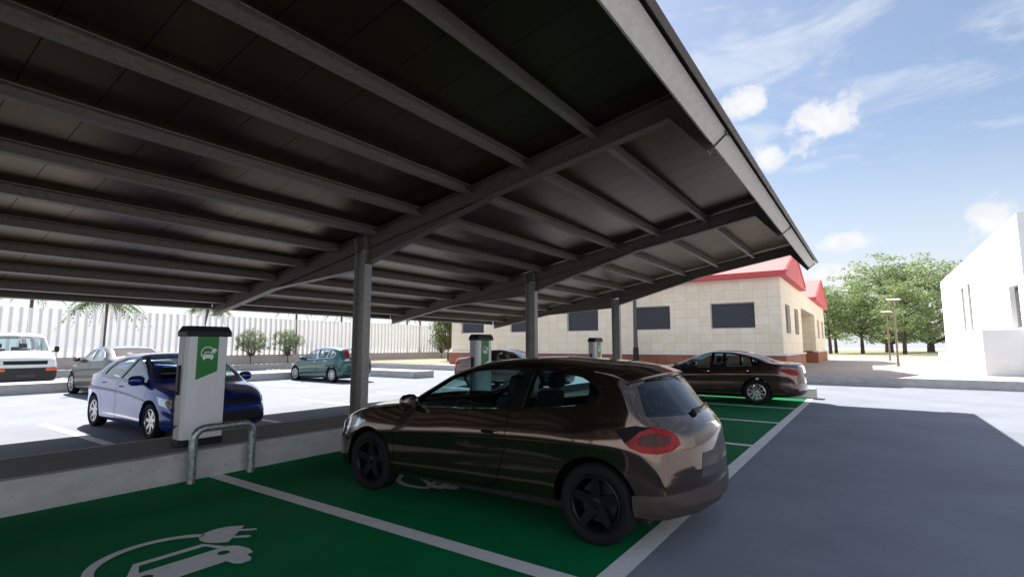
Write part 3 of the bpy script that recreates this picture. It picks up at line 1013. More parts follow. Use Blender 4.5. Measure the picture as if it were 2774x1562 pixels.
class Shape:
    """closed body skin lofted from side and plan outlines, nose towards +y"""
    def __init__(s, sp):
        s.sp = sp
        s.zt, s.zb, s.zs, s.hw = (pchip(sp[k]) for k in ('top', 'belt', 'sill', 'half'))
        s.bow = pchip([(a, b if a > -.55 else -b) for a, b in sp['bow']])
        s.tg = sp.get('tumble', .36)
        s.y0, s.y1 = sp['top'][0][0], sp['top'][-1][0]
        if s.y0 > s.y1:
            s.y0, s.y1 = s.y1, s.y0
        s.crease = sp.get('crease', .012)

    def half_section(s, y, inset=0.0, floor=None, roof=0.0):
        hw, zb, zt, zs = s.hw(y) - inset, s.zb(y), s.zt(y) - roof, s.zs(y)
        if floor is not None:
            zs = floor
        zb = min(zb, zt - .03)
        zb = max(zb, zs + .02)
        zt = max(zt, zb + .02)
        hgt = zb - zs
        cr = s.crease
        P = [(0, zs - .014), (hw * .5, zs - .011), (hw - .10, zs - .005), (hw - .045, zs + min(.015, hgt * .1)), (hw - .022, zs + hgt * .10), (hw - .012, zs + hgt * .2), (hw - .006, zs + hgt * .32), (hw - .004 - cr * .4, zs + hgt * .45),
             (hw - cr * .7, zs + hgt * .56), (hw - cr * .1, zs + hgt * .66), (hw, zs + hgt * .715), (hw - .004, zs + hgt * .76), (hw - .016, zs + hgt * .84), (hw - .030, zs + hgt * .92)]
        wb_ = hw - .045
        P.append((wb_, zb))
        up = zt - zb
        r = min(.10, up * .55)
        crown = min(.045, up * .4)

        def g(z):
            return max(wb_ * .25, wb_ - s.tg * (z - zb) - .10 * (z - zb) ** 2)
        zr = zt - r
        for k in (.2, .4, .6, .8, 1.0):
            z = zb + (zr - zb) * k
            P.append((g(z), z))
        a, b, c = np.array((g(zr), zr)), np.array((g(zt - .3 * r) - .005, zt - crown * .8)), np.array((g(zr) * .70, zt - crown * .42))
        for t in (.2, .4, .6, .8, 1.0):
            q = a * (1 - t) ** 2 + 2 * b * t * (1 - t) + c * t * t
            P.append((float(q[0]), float(q[1])))
        P += [(c[0] * .66, zt - crown * .18), (c[0] * .33, zt - crown * .04), (0, zt)]
        return P

    def place(s, x, y):
        b = s.bow(y)
        k = (abs(x) / .9) ** 2.3
        return y - b * k

    def mesh(s, n=64, ya=None, yb=None, inset=0.0, floor=None, roof=0.0):
        ya = s.y0 if ya is None else ya
        yb = s.y1 if yb is None else yb
        ts = [.5 - .5 * math.cos(math.pi * i / (n - 1)) for i in range(n)]
        ts = [.45 * t + .55 * i / (n - 1) for i, t in enumerate(ts)]
        # finer next to both ends
        ys = sorted(set([ya + (yb - ya) * t for t in ts] + [ya + d for d in (.006, .02, .045)] + [yb - d for d in (.006, .02, .045)]))
        V, F = [], []
        secs = []
        for y in ys:
            h = s.half_section(y, inset, floor, roof)
            ring = [(x, z) for x, z in h] + [(-x, z) for x, z in reversed(h[1:-1])]
            secs.append(h)
            for x, z in ring:
                V.append((x, s.place(x, y), z))
        k = len(secs[0]) * 2 - 2
        for i in range(len(ys) - 1):
            for j in range(k):
                a, b = i * k + j, i * k + (j + 1) % k
                F.append((a, b, b + k, a + k))
        # caps: rows between mirrored points
        m = len(secs[0])
        for end in (0, len(ys) - 1):
            base = end * k
            y = ys[end]
            grid = []
            for i in range(m):
                x, z = secs[end][i]
                ri = base + i
                li = base + (k - i) % k
                if x < 1e-6:
                    grid.append([ri])
                    continue
                row = [ri]
                for t in (.8, .6, .4, .2, 0, -.2, -.4, -.6, -.8):
                    V.append((x * t, s.place(x * t, y), z))
                    row.append(len(V) - 1)
                row.append(li)
                grid.append(row)
            for i in range(m - 1):
                a, b = grid[i], grid[i + 1]
                if len(a) == 1:
                    F += [(a[0], b[q], b[q + 1]) for q in range(len(b) - 1)]
                elif len(b) == 1:
                    F += [(b[0], a[q + 1], a[q]) for q in range(len(a) - 1)]
                else:
                    F += [(a[q], b[q], b[q + 1], a[q + 1]) for q in range(len(a) - 1)]
        mb = MB()
        mb.v, mb.f = V, F
        me = mb.mesh('skin')
        bm = bmesh.new()
        bm.from_mesh(me)
        bmesh.ops.remove_doubles(bm, verts=bm.verts, dist=1e-4)
        bmesh.ops.recalc_face_normals(bm, faces=bm.faces)
        bm.to_mesh(me)
        bm.free()
        return me


def offset_mesh(me, d):
    """copy of a closed mesh moved along its vertex normals"""
    c = me.copy()
    for v, n in zip(c.vertices, [Vector(x.vector) for x in me.vertex_normals]):
        v.co = v.co + n * d
    return c


def boolean(a, b, op):
    oa = bpy.data.objects.new('tmp_a', a)
    ob = bpy.data.objects.new('tmp_b', b)
    col.objects.link(oa)
    col.objects.link(ob)
    md = oa.modifiers.new('b', 'BOOLEAN')
    md.operation = op
    md.solver = 'EXACT'
    md.object = ob
    dg = bpy.context.evaluated_depsgraph_get()
    dg.update()
    me = bpy.data.meshes.new_from_object(oa.evaluated_get(dg))
    if op == 'DIFFERENCE' and not me.vertices:
        md.use_self = True
        dg.update()
        me = bpy.data.meshes.new_from_object(oa.evaluated_get(dg))
    bpy.data.objects.remove(oa)
    bpy.data.objects.remove(ob)
    return me


def prism_mesh(polys, f, a, b):
    mb = MB()
    for p in polys:
        mb.prism(p, f, a, b)
    return mb.mesh('cutter')


SIDE = lambda sg: (lambda u, v, w_: (sg * w_, u, v))        # polygon in (y,z), pushed along x
FRONT = lambda u, v, w_: (u, w_, v)                         # polygon in (x,z), pushed along y


def diag(ang, sg):
    """view direction turned from the side (0) towards +y (90); polygon in (across, z)"""
    d = Vector((sg * math.cos(R(ang)), math.sin(R(ang)), 0))
    a = Vector((-sg * math.sin(R(ang)), math.cos(R(ang)), 0))
    return lambda u, v, w_: tuple(a * u + d * w_ + Vector((0, 0, v)))


class Skin:
    def __init__(s, me):
        s.me = me
        s.bvh = BVHTree.FromPolygons([v.co for v in me.vertices], [tuple(p.vertices) for p in me.polygons])
        s.vn = [Vector(n.vector) for n in me.vertex_normals]
        s.poly = [tuple(p.vertices) for p in me.polygons]
        s.co = [v.co.copy() for v in me.vertices]

    def shade(s, me, reach=.03):
        """give a cut piece the smooth normals of the uncut skin"""
        nor = []
        for p in me.polygons:
            p.use_smooth = True
            fn = p.normal.copy()
            for li in p.loop_indices:
                co = me.vertices[me.loops[li].vertex_index].co
                loc, n0, idx, dist = s.bvh.find_nearest(co)
                n = fn
                if idx is not None and dist < reach:
                    ids = s.poly[idx]
                    ws = poly_3d_calc([s.co[i] for i in ids], loc)
                    q = Vector((0, 0, 0))
                    for i, w_ in zip(ids, ws):
                        q += s.vn[i] * w_
                    if q.length > 1e-6:
                        q.normalize()
                        if q.dot(fn) > .80:
                            n = q
                        elif q.dot(fn) < -.80:
                            n = -q
                nor.append(tuple(n))
        me.normals_split_custom_set(nor)
        return me


def wheel(parent, x, y, r, wd, style, sg, rimm):
    f = lambda a, b, w_: (x + sg * w_, y + a, r + b)
    h = wd / 2
    ri = r * .69
    mb = MB().lathe([(ri, -h * .8), (r * .86, -h), (r * .955, -h * .9), (r, -h * .62), (r, h * .62), (r * .955, h * .9), (r * .86, h), (ri + .008, h * .82), (ri, h * .7), (ri, -h * .8)], f, 40)
    # tread grooves
    wh = mb.build('wheel', M['rubber'], parent, smooth=True, angle=50)
    rb = MB().lathe([(ri, -h * .75), (ri, h * .80), (ri - .012, h * .84), (ri - .022, h * .72), (ri - .035, -h * .7), (ri, -h * .75)], f, 32)
    n = {'five': 5, 'ten': 10, 'seven': 7, 'cover': 8}[style]
    hub = r * .17
    rb.lathe([(0, h * .62), (hub * .6, h * .63), (hub, h * .55), (hub, h * .2), (0, h * .2)], f, 20)
    for k in range(n):
        a = 2 * math.pi * k / n + .3
        c, s_ = math.cos(a), math.sin(a)
        w0, w1 = (.045, .030) if style == 'five' else (.022, .018) if style in ('ten',) else (.03, .05) if style == 'cover' else (.03, .022)
        pts = []
        for q, wq in ((hub * .6, w0), (ri - .015, w1)):
            for e in (-1, 1):
                pts.append((q * c - e * wq * s_, q * s_ + e * wq * c))
        z0, z1 = h * .28, h * .58
        vs = [f(*p, z1 if i < 2 else h * .70) for i, p in enumerate(pts)] + [f(*p, z0) for p in pts]
        rb.add(vs, [(0, 1, 3, 2), (4, 6, 7, 5), (0, 4, 5, 1), (2, 3, 7, 6), (0, 2, 6, 4), (1, 5, 7, 3)])
    rb.build('rim', rimm, wh, smooth=True, angle=30)
    dk = MB().lathe([(0, h * .05), (ri * .72, h * .05), (ri * .72, -h * .1), (0, -h * .1)], f, 24)
    dk.build('brake_disc', M['disc_steel'] if rimm is not M['black_rim'] else M['dark_trim'], wh)
    return wh


def seat(parent, x, y, z0, h, rear=False, wd=.46):
    mb = MB()
    lean = .22

    def slab(pts, w_, th):
        pass
    # cushion, back and headrest as rounded boxes
    def rbox(cx, cy, cz, sx, sy, sz, tilt=0.0):
        k = len(mb.v)
        vs = []
        for a in (-1, 1):
            for b in (-1, 1):
                for c in (-1, 1):
                    yy, zz = b * sy, c * sz
                    vs.append((cx + a * sx, cy + yy * math.cos(tilt) - zz * math.sin(tilt), cz + yy * math.sin(tilt) + zz * math.cos(tilt)))
        mb.add(vs, [(0, 1, 3, 2), (4, 6, 7, 5), (0, 4, 5, 1), (2, 3, 7, 6), (0, 2, 6, 4), (1, 5, 7, 3)])
    hb_ = h * .5
    rbox(x, y + .05, z0 + .05, wd / 2, .26, .08, .08)
    rbox(x, y - .27, z0 + .05 + hb_, wd / 2 * .92, .065, hb_ * .95, lean)
    if not rear:
        rbox(x, y - .27 - (hb_ * 2 + .12) * math.sin(lean) * .78, z0 + .05 + hb_ * 2 + .10, .125, .05, .085, lean)
    mb.build('seat', M['seat'], parent, bevel=.035, smooth=True)


def build_car(sp):
    S = Shape(sp)
    n = sp.get('n', 64)
    skin = S.mesh(n)
    K = Skin(skin)
    t = thing(sp['name'], sp['label'], sp['cat'], sp['loc'], sp['rz'], sp.get('group'))
    pm = M[sp['paint']]
    wr, wy0, wy1 = sp['wr'], sp['wheels'][0], sp['wheels'][1]
    tr_ = sp['track']
    # --- cutters
    cav = S.mesh(40, *sp['cabin'], inset=.085, floor=sp.get('floor', .30), roof=.05)
    win = sp['windows']
    wins = {sg: [prism_mesh([w_], SIDE(sg), .30, 1.3) for w_ in win] for sg in (-1, 1)}
    zlo = .6
    pan = {}
    for key in ('windshield', 'rear_window'):
        if key in sp:
            frame, poly, a, b = sp[key]
            pan[key] = prism_mesh([poly], FRONT if frame == 'front' else (lambda u, v, w_: (u, v, w_)), a, b)
    arch = MB()
    for yy in (wy0, wy1):
        for sg in (-1, 1):
            ar = wr + sp.get('gap', .055)
            arch.prism([(yy + ar * math.cos(2 * math.pi * k / 40), wr + .01 + ar * math.sin(2 * math.pi * k / 40)) for k in range(40)], SIDE(sg), .45, 1.4)
    body = boolean(skin.copy(), arch.mesh('arch'), 'DIFFERENCE')
    body = boolean(body, cav, 'DIFFERENCE')
    for sg in (-1, 1):
        for c in wins[sg]:
            body = boolean(body, c, 'DIFFERENCE')
    for c in pan.values():
        body = boolean(body, c, 'DIFFERENCE')
    # --- doors
    for sg in (-1, 1):
        for di, (poly, hd) in enumerate(sp.get('doors', [])):
            cx_ = sum(p[0] for p in poly) / len(poly)
            cz_ = sum(p[1] for p in poly) / len(poly)
            gw = .004
            inner = [(cx_ + (u - cx_) * (1 - gw * 2 / max(.3, abs(u - cx_))) if abs(u - cx_) > .05 else u, cz_ + (v - cz_) * (1 - gw * 1.5 / max(.2, abs(v - cz_))) if abs(v - cz_) > .05 else v) for u, v in poly]
            dm = boolean(body.copy(), prism_mesh([inner], SIDE(sg), .40, 1.3), 'INTERSECT')
            body = boolean(body, prism_mesh([poly], SIDE(sg), .40, 1.3), 'DIFFERENCE')
            d = link('door', K.shade(dm), pm, t)
            hy, hz = hd
            # handle sits on the skin
            loc = K.bvh.ray_cast(Vector((sg * 1.4, hy, hz)), Vector((-sg, 0, 0)))[0]
            if loc:
                hx = abs(loc.x)
                hm = MB().tube([(sg * (hx - .004), hy - .10, hz - .006), (sg * (hx + .022), hy - .075, hz), (sg * (hx + .024), hy + .06, hz + .002), (sg * (hx - .004), hy + .09, hz)], [.010, .014, .014, .010], 8)
                hm.build('handle', M[sp.get('handle', sp['paint'])], d, smooth=True)
    link('body', K.shade(body), pm, t)
    # --- panes and trim
    g_out, g_in = offset_mesh(skin, -.008), offset_mesh(skin, -.013)
    gm = M[sp.get('glass', 'glass')]
    for sg in (-1, 1):
        for c in wins[sg]:
            p = boolean(boolean(g_out.copy(), c, 'INTERSECT'), g_in.copy(), 'DIFFERENCE')
            link('side_window', K.shade(p), gm, t)
    for key, c in pan.items():
        p = boolean(boolean(g_out.copy(), c, 'INTERSECT'), g_in.copy(), 'DIFFERENCE')
        link(key, K.shade(p), M[sp.get(key + '_glass', sp.get('glass', 'glass'))], t)
    if 'dlo' in sp:
        o, i = offset_mesh(skin, .0025), offset_mesh(skin, -.02)
        for sg in (-1, 1):
            p = boolean(boolean(o.copy(), prism_mesh([sp['dlo']], SIDE(sg), .30, 1.3), 'INTERSECT'), i.copy(), 'DIFFERENCE')
            for w_ in win:
                cx_ = sum(q[0] for q in w_) / len(w_)
                cz_ = sum(q[1] for q in w_) / len(w_)
                p = boolean(p, prism_mesh([w_], SIDE(sg), .30, 1.3), 'DIFFERENCE')
            link('window_trim', K.shade(p), M[sp.get('trim', 'gloss_black')], t)
    # --- patches: lamps, grilles, plates
    for (nm, frame, poly, out_, in_, a, b, mt) in sp.get('patches', []):
        o, i = offset_mesh(skin, out_), offset_mesh(skin, -in_)
        fs = {'front': [FRONT], 'side': [SIDE(1), SIDE(-1)], 'plan': [lambda u, v, w_: (u, v, w_)]}.get(frame) or [diag(frame, 1), diag(frame, -1)]
        if len(poly[0]) == 3:              # outline given as points on the corner of the body
            ca, sa = math.cos(R(frame)), math.sin(R(frame))
            poly = [(-sa * x + ca * y, z) for x, y, z in poly]
        for f in fs:
            p = boolean(boolean(o.copy(), prism_mesh([poly], f, a, b), 'INTERSECT'), i.copy(), 'DIFFERENCE')
            if len(p.vertices):
                link(nm, K.shade(p), M[mt], t)
    # --- wheels
    for yy in (wy0, wy1):
        for sg in (-1, 1):
            wheel(t, sg * tr_, yy, wr, sp.get('ww', .21), sp['rim'][0], sg, M[sp['rim'][1]])
    # --- mirrors
    for sg in (-1, 1):
        my, mz, mx = sp['mirror']
        prof = []
        mm = MB()
        w_, h_, l_ = sp.get('mirror_size', (.11, .075, .10))
        rows = []
        for k in range(9):
            tt = math.pi * k / 8
            rr = math.sin(tt) ** .5 if 0 < k < 8 else 0.0
            for q in range(12):
                aa = 2 * math.pi * q / 12
                ca, sa = math.cos(aa), math.sin(aa)
                sq = 1 / max(abs(ca) ** 3 + abs(sa) ** 3, 1e-6) ** (1 / 3)
                rows.append((sg * (mx + .06 + w_ * ca * sq * rr), my - math.cos(tt) * l_ * .6, mz + h_ * sa * sq * rr))
        fs = [(i * 12 + q, i * 12 + (q + 1) % 12, (i + 1) * 12 + (q + 1) % 12, (i + 1) * 12 + q) for i in range(8) for q in range(12)]
        mm.add(rows, fs)
        mm.tube([(sg * (mx - .12), my + .02, mz - h_ * .9), (sg * (mx + .02), my, mz - h_ * .4)], [.03, .02], 8)
        mm.build('mirror', M[sp.get('mirror_mat', sp['paint'])], t, smooth=True)
    # --- cabin
    fy, sz, sh = sp['seats']
    for sx in (-.37, .37):
        seat(t, sx, fy, sz, sh)
    seat(t, 0, fy - sp.get('rear_gap', .85), sz, sh * .9, True, 1.15)
    for sx in (-.38, .38):
        MB().box(sx - .12, sx + .12, fy - sp.get('rear_gap', .85) - .50, fy - sp.get('rear_gap', .85) - .42, sz + sh * .9, sz + sh * .9 + .17).build('headrest', M['seat'], t, bevel=.03)
    dy, dz = sp['dash']
    MB().prism([(dy - .25, .45), (dy + .35, .45), (dy + .35, dz - .03), (dy + .1, dz), (dy - .15, dz - .01), (dy - .25, dz - .10)], lambda u, v, w_: (w_, u, v), -.64, .64).build('dashboard', M['dark_trim'], t)
    ring = [(-.37 + .185 * math.cos(q), dy - .36 + .18 * math.sin(q) * .45, dz - .02 + .18 * math.sin(q) * .9) for q in [2 * math.pi * k / 20 for k in range(21)]]
    st = MB().tube(ring, .015, 8, caps=False)
    st.tube([(-.37, dy - .36, dz - .02), (-.37, dy - .2, dz - .08)], .03, 8)
    st.build('steering_wheel', M['dark_trim'], t, smooth=True)
    fl = MB().box(-.66, .66, sp['cabin'][0] + .1, sp['cabin'][1] - .1, sp.get('floor', .3) + .004, sp.get('floor', .3) + .02)
    fl.build('floor_mat', M['seat'], t)
    # underbody and arch liners so no light leaks through
    ub = MB().box(-tr_ + .12, tr_ - .12, wy0 - .35, wy1 + .35, .16, .24)
    ub.build('underbody', M['dark_trim'], t)
    for ex in sp.get('extra', []):
        ex(t, S, K, pm)
    for me in (skin, g_out, g_in):
        pass
    return t


def spoiler(t, S, K, pm):
    ya, yt, hwid = -1.40, -1.72, .72
    mb = MB()
    n = 13
    rows = []
    for i in range(n):
        x = -hwid + 2 * hwid * i / (n - 1)
        k = (abs(x) / hwid) ** 2.2
        top = S.zt(ya) - .055 * k
        rows.append([(x, ya + .12 * k, top + .004), (x, (ya + yt) / 2 + .10 * k, top - .018), (x, yt + .13 * k, top - .070), (x, yt + .135 * k, top - .086), (x, yt + .14 + .10 * k, top - .10), (x, ya + .02, top - .06)])
    m = len(rows[0])
    vs = [p for r_ in rows for p in r_]
    fs = [(i * m + j, i * m + (j + 1) % m, (i + 1) * m + (j + 1) % m, (i + 1) * m + j) for i in range(n - 1) for j in range(m)]
    fs += [tuple(range(m)), tuple(range((n - 1) * m, n * m))]
    mb.add(vs, fs)
    mb.build('spoiler', pm, t, smooth=True, angle=35)
    # rear wiper
    MB().tube([(-.24, -1.955, .985), (-.22, -1.95, 1.005), (0, -1.955, 1.02), (.3, -1.925, 1.035)], [.03, .022, .010, .006], 8).build('wiper', M['black_plastic'], t)


HATCH = dict(
    name='parked_car', cat='car', label='bronze brown three-door hatchback with black wheels parked in the nearest green bay',
    loc=(4.66, 3.2, 0), rz=0, paint='p_brown', n=84,
    top=[(-2.10, .60), (-2.08, .84), (-2.02, .94), (-1.95, 1.0), (-1.70, 1.285), (-1.60, 1.345), (-1.2, 1.412), (-.6, 1.442), (-.1, 1.415), (.35, 1.315), (.75, 1.14), (1.08, .99), (1.2, .96), (1.6, .905), (1.95, .81), (2.10, .71), (2.20, .55)],
    belt=[(-2.10, .55), (-2.06, .74), (-1.96, .90), (-1.7, .965), (-1.1, .975), (-.2, .95), (.7, .895), (1.3, .845), (1.7, .785), (1.95, .70), (2.20, .53)],
    sill=[(-2.10, .34), (-2.04, .27), (-1.8, .27), (-1.0, .27), (0, .24), (1.0, .22), (1.8, .20), (2.12, .22), (2.20, .33)],
    half=[(-2.10, .78), (-2.0, .85), (-1.8, .905), (-1.34, .925), (-.6, .885), (.4, .88), (1.34, .905), (1.85, .89), (2.06, .845), (2.20, .74)],
    bow=[(-2.10, .31), (-1.7, .20), (-1.1, .05), (-.3, .04), (.3, .14), (1.0, .24), (1.6, .20), (2.20, .27)],
    crease=.026, tumble=.34, wr=.312, wheels=(-1.34, 1.34), track=.775, ww=.225, rim=('five', 'black_rim'), gap=.048,
    cabin=(-1.55, 1.12), glass='glass', rear_window_glass='glass_dark',
    windows=[[(.74, .925), (.64, 1.035), (.36, 1.20), (.14, 1.29), (-.25, 1.325), (-.60, 1.335), (-.50, .985), (0, .955)],
             [(-.69, 1.335), (-.95, 1.325), (-1.2, 1.285), (-1.33, 1.225), (-1.37, 1.16), (-1.33, 1.10), (-1.15, 1.055), (-.62, .995)]],
    dlo=[(.78, .905), (.66, 1.045), (.37, 1.215), (.14, 1.305), (-.25, 1.342), (-.62, 1.352), (-.96, 1.342), (-1.22, 1.30), (-1.36, 1.235), (-1.40, 1.155), (-1.36, 1.085), (-1.15, 1.037), (-.6, .975), (0, .937)],
    windshield=('plan', [(-.75, .90), (-.61, .27), (-.3, .31), (.3, .31), (.61, .27), (.75, .90), (.45, 1.03), (0, 1.08), (-.45, 1.03)], .945, 1.6),
    rear_window=('front', [(-.75, 1.0), (-.71, 1.12), (-.66, 1.22), (-.5, 1.265), (.5, 1.265), (.66, 1.22), (.71, 1.12), (.75, 1.0), (.3, .985), (-.3, .985)], -2.4, -1.5),
    doors=[([(.95, .28), (.96, .66), (.86, .83), (.80, .905), (0, .937), (-.50, .975), (-.49, .86), (-.46, .6), (-.37, .33), (-.30, .285)], (-.30, .775))],
    mirror=(.70, .985, .86), mirror_mat='p_brown', seats=(.1, .42, .60), dash=(.75, .83), rear_gap=.78,
    patches=[('lamp_wing', -52, [(.87, -1.51, .91), (.88, -1.60, .81), (.865, -1.66, .85), (.84, -1.72, .90), (.80, -1.81, .93), (.84, -1.68, .94)], .005, .03, .3, 3.0, 'rubber'),
             ('tail_light', -52, [(.88, -1.60, .81), (.88, -1.65, .775), (.87, -1.75, .745), (.81, -1.86, .735), (.71, -1.95, .76), (.64, -1.99, .80), (.65, -1.96, .86), (.71, -1.89, .91), (.80, -1.81, .93), (.84, -1.72, .90), (.865, -1.66, .85)], .006, .03, .3, 3.0, 'red_lamp'),
             ('lamp_core', -52, [(.86, -1.70, .80), (.80, -1.83, .785), (.72, -1.92, .805), (.70, -1.925, .86), (.78, -1.84, .895), (.85, -1.73, .87)], .009, .03, .3, 3.0, 'lamp_core'),
             ('licence_plate', 'front', [(-.42, .52), (.42, .52), (.36, .705), (-.36, .705)], .004, .03, -2.6, -1.6, 'plate'),
             ('bumper_insert', 'front', [(-.95, .20), (.95, .20), (.95, .425), (.5, .455), (-.5, .455), (-.95, .425)], .014, .02, -2.6, -1.66, 'bumper_brown'),
             ('headlight', 48, [(.86, 1.38, .74), (.84, 1.62, .765), (.72, 1.85, .70), (.62, 1.98, .63), (.66, 1.95, .58), (.80, 1.74, .61), (.86, 1.5, .66)], .004, .03, .2, 3.0, 'clear_lamp'),
             ('grille', 'front', [(-.48, .52), (.48, .52), (.52, .62), (-.52, .62)], .004, .03, 1.4, 2.6, 'black_plastic'),
             ('lower_grille', 'front', [(-.60, .24), (.60, .24), (.52, .40), (-.52, .40)], .004, .03, 1.4, 2.6, 'black_plastic')],
    extra=[spoiler])

SED = dict(
    name='parked_car', cat='car', label='dark umber four-door saloon in the last green bay at the far end of the carport',
    loc=(15.86, 3.97, 0), rz=0, paint='p_umber', n=72,
    top=[(-2.52, .58), (-2.50, .86), (-2.46, 1.045), (-2.38, 1.085), (-2.0, 1.115), (-1.85, 1.14), (-1.5, 1.27), (-1.15, 1.365), (-.75, 1.42), (-.35, 1.425), (0, 1.37), (.5, 1.18), (.95, 1.01), (1.1, .985), (1.6, .91), (2.1, .79), (2.26, .68), (2.34, .55)],
    belt=[(-2.52, .52), (-2.48, .80), (-2.35, .96), (-1.8, 1.02), (-1.2, 1.02), (-.2, .985), (.8, .935), (1.4, .84), (2.0, .70), (2.34, .52)],
    sill=[(-2.52, .40), (-2.45, .28), (-2.1, .22), (-1.0, .20), (1.0, .20), (2.1, .20), (2.28, .24), (2.34, .34)],
    half=[(-2.52, .78), (-2.4, .85), (-2.0, .895), (-1.4, .915), (0, .905), (1.4, .91), (1.95, .87), (2.2, .80), (2.34, .70)],
    bow=[(-2.52, .24), (-2.1, .16), (-1.4, .10), (-.6, .04), (0, .12), (1.0, .22), (1.6, .2), (2.34, .34)],
    crease=.016, tumble=.36, wr=.325, wheels=(-1.41, 1.41), track=.79, ww=.215, rim=('ten', 'alloy'), gap=.045,
    cabin=(-1.75, 1.02), glass='glass', handle='chrome',
    windows=[[(.70, .965), (.60, 1.045), (.30, 1.19), (.02, 1.285), (-.28, 1.33), (-.24, .995)],
             [(-.36, 1.335), (-.75, 1.325), (-1.02, 1.285), (-1.02, 1.035), (-.31, 1.0)],
             [(-1.08, 1.275), (-1.30, 1.21), (-1.48, 1.13), (-1.52, 1.085), (-1.40, 1.05), (-1.08, 1.04)]],
    dlo=[(.76, .95), (.62, 1.06), (.31, 1.208), (.02, 1.305), (-.3, 1.352), (-.76, 1.347), (-1.08, 1.298), (-1.32, 1.228), (-1.51, 1.148), (-1.57, 1.085), (-1.43, 1.03), (-.31, .98)],
    windshield=('plan', [(-.76, .80), (-.61, .05), (-.3, .09), (.3, .09), (.61, .05), (.76, .80), (.45, .95), (0, 1.0), (-.45, .95)], .985, 1.7),
    rear_window=('plan', [(-.66, -1.86), (-.50, -1.2), (0, -1.15), (.5, -1.2), (.66, -1.86), (.34, -1.98), (-.34, -1.98)], 1.10, 1.7), rear_window_glass='glass_dark',
    doors=[([(.92, .27), (.94, .62), (.86, .84), (.78, .94), (-.27, .972), (-.24, .6), (-.22, .25)], (-.12, .855)),
           ([(-.275, .25), (-.29, .6), (-.32, .972), (-1.45, 1.025), (-1.42, .9), (-1.25, .72), (-1.02, .60), (-.94, .45), (-.92, .27)], (-1.14, .885))],
    mirror=(.66, 1.01, .88), seats=(0, .44, .56), dash=(.72, .90),
    patches=[('tail_light', -50, [(.86, -1.96, .95), (.81, -2.22, .955), (.71, -2.34, .93), (.62, -2.41, .86), (.65, -2.39, .78), (.82, -2.25, .79), (.86, -2.04, .87)], .005, .03, .3, 3.2, 'red_lamp'),
             ('licence_plate', 'front', [(-.26, .72), (.26, .72), (.26, .83), (-.26, .83)], .004, .03, -3, -1.8, 'plate'),
             ('bumper_insert', 'front', [(-1.0, .20), (1.0, .20), (1.0, .34), (.5, .38), (-.5, .38), (-1.0, .34)], .006, .03, -3, -2.1, 'dark_trim'),
             ('headlight', 50, [(.88, 1.45, .76), (.84, 1.75, .77), (.72, 2.0, .70), (.62, 2.12, .64), (.66, 2.1, .58), (.82, 1.85, .61)], .004, .03, .2, 3.2, 'clear_lamp'),
             ('grille', 'front', [(-.42, .50), (.42, .50), (.48, .66), (-.48, .66)], .004, .03, 1.6, 2.8, 'black_plastic')])

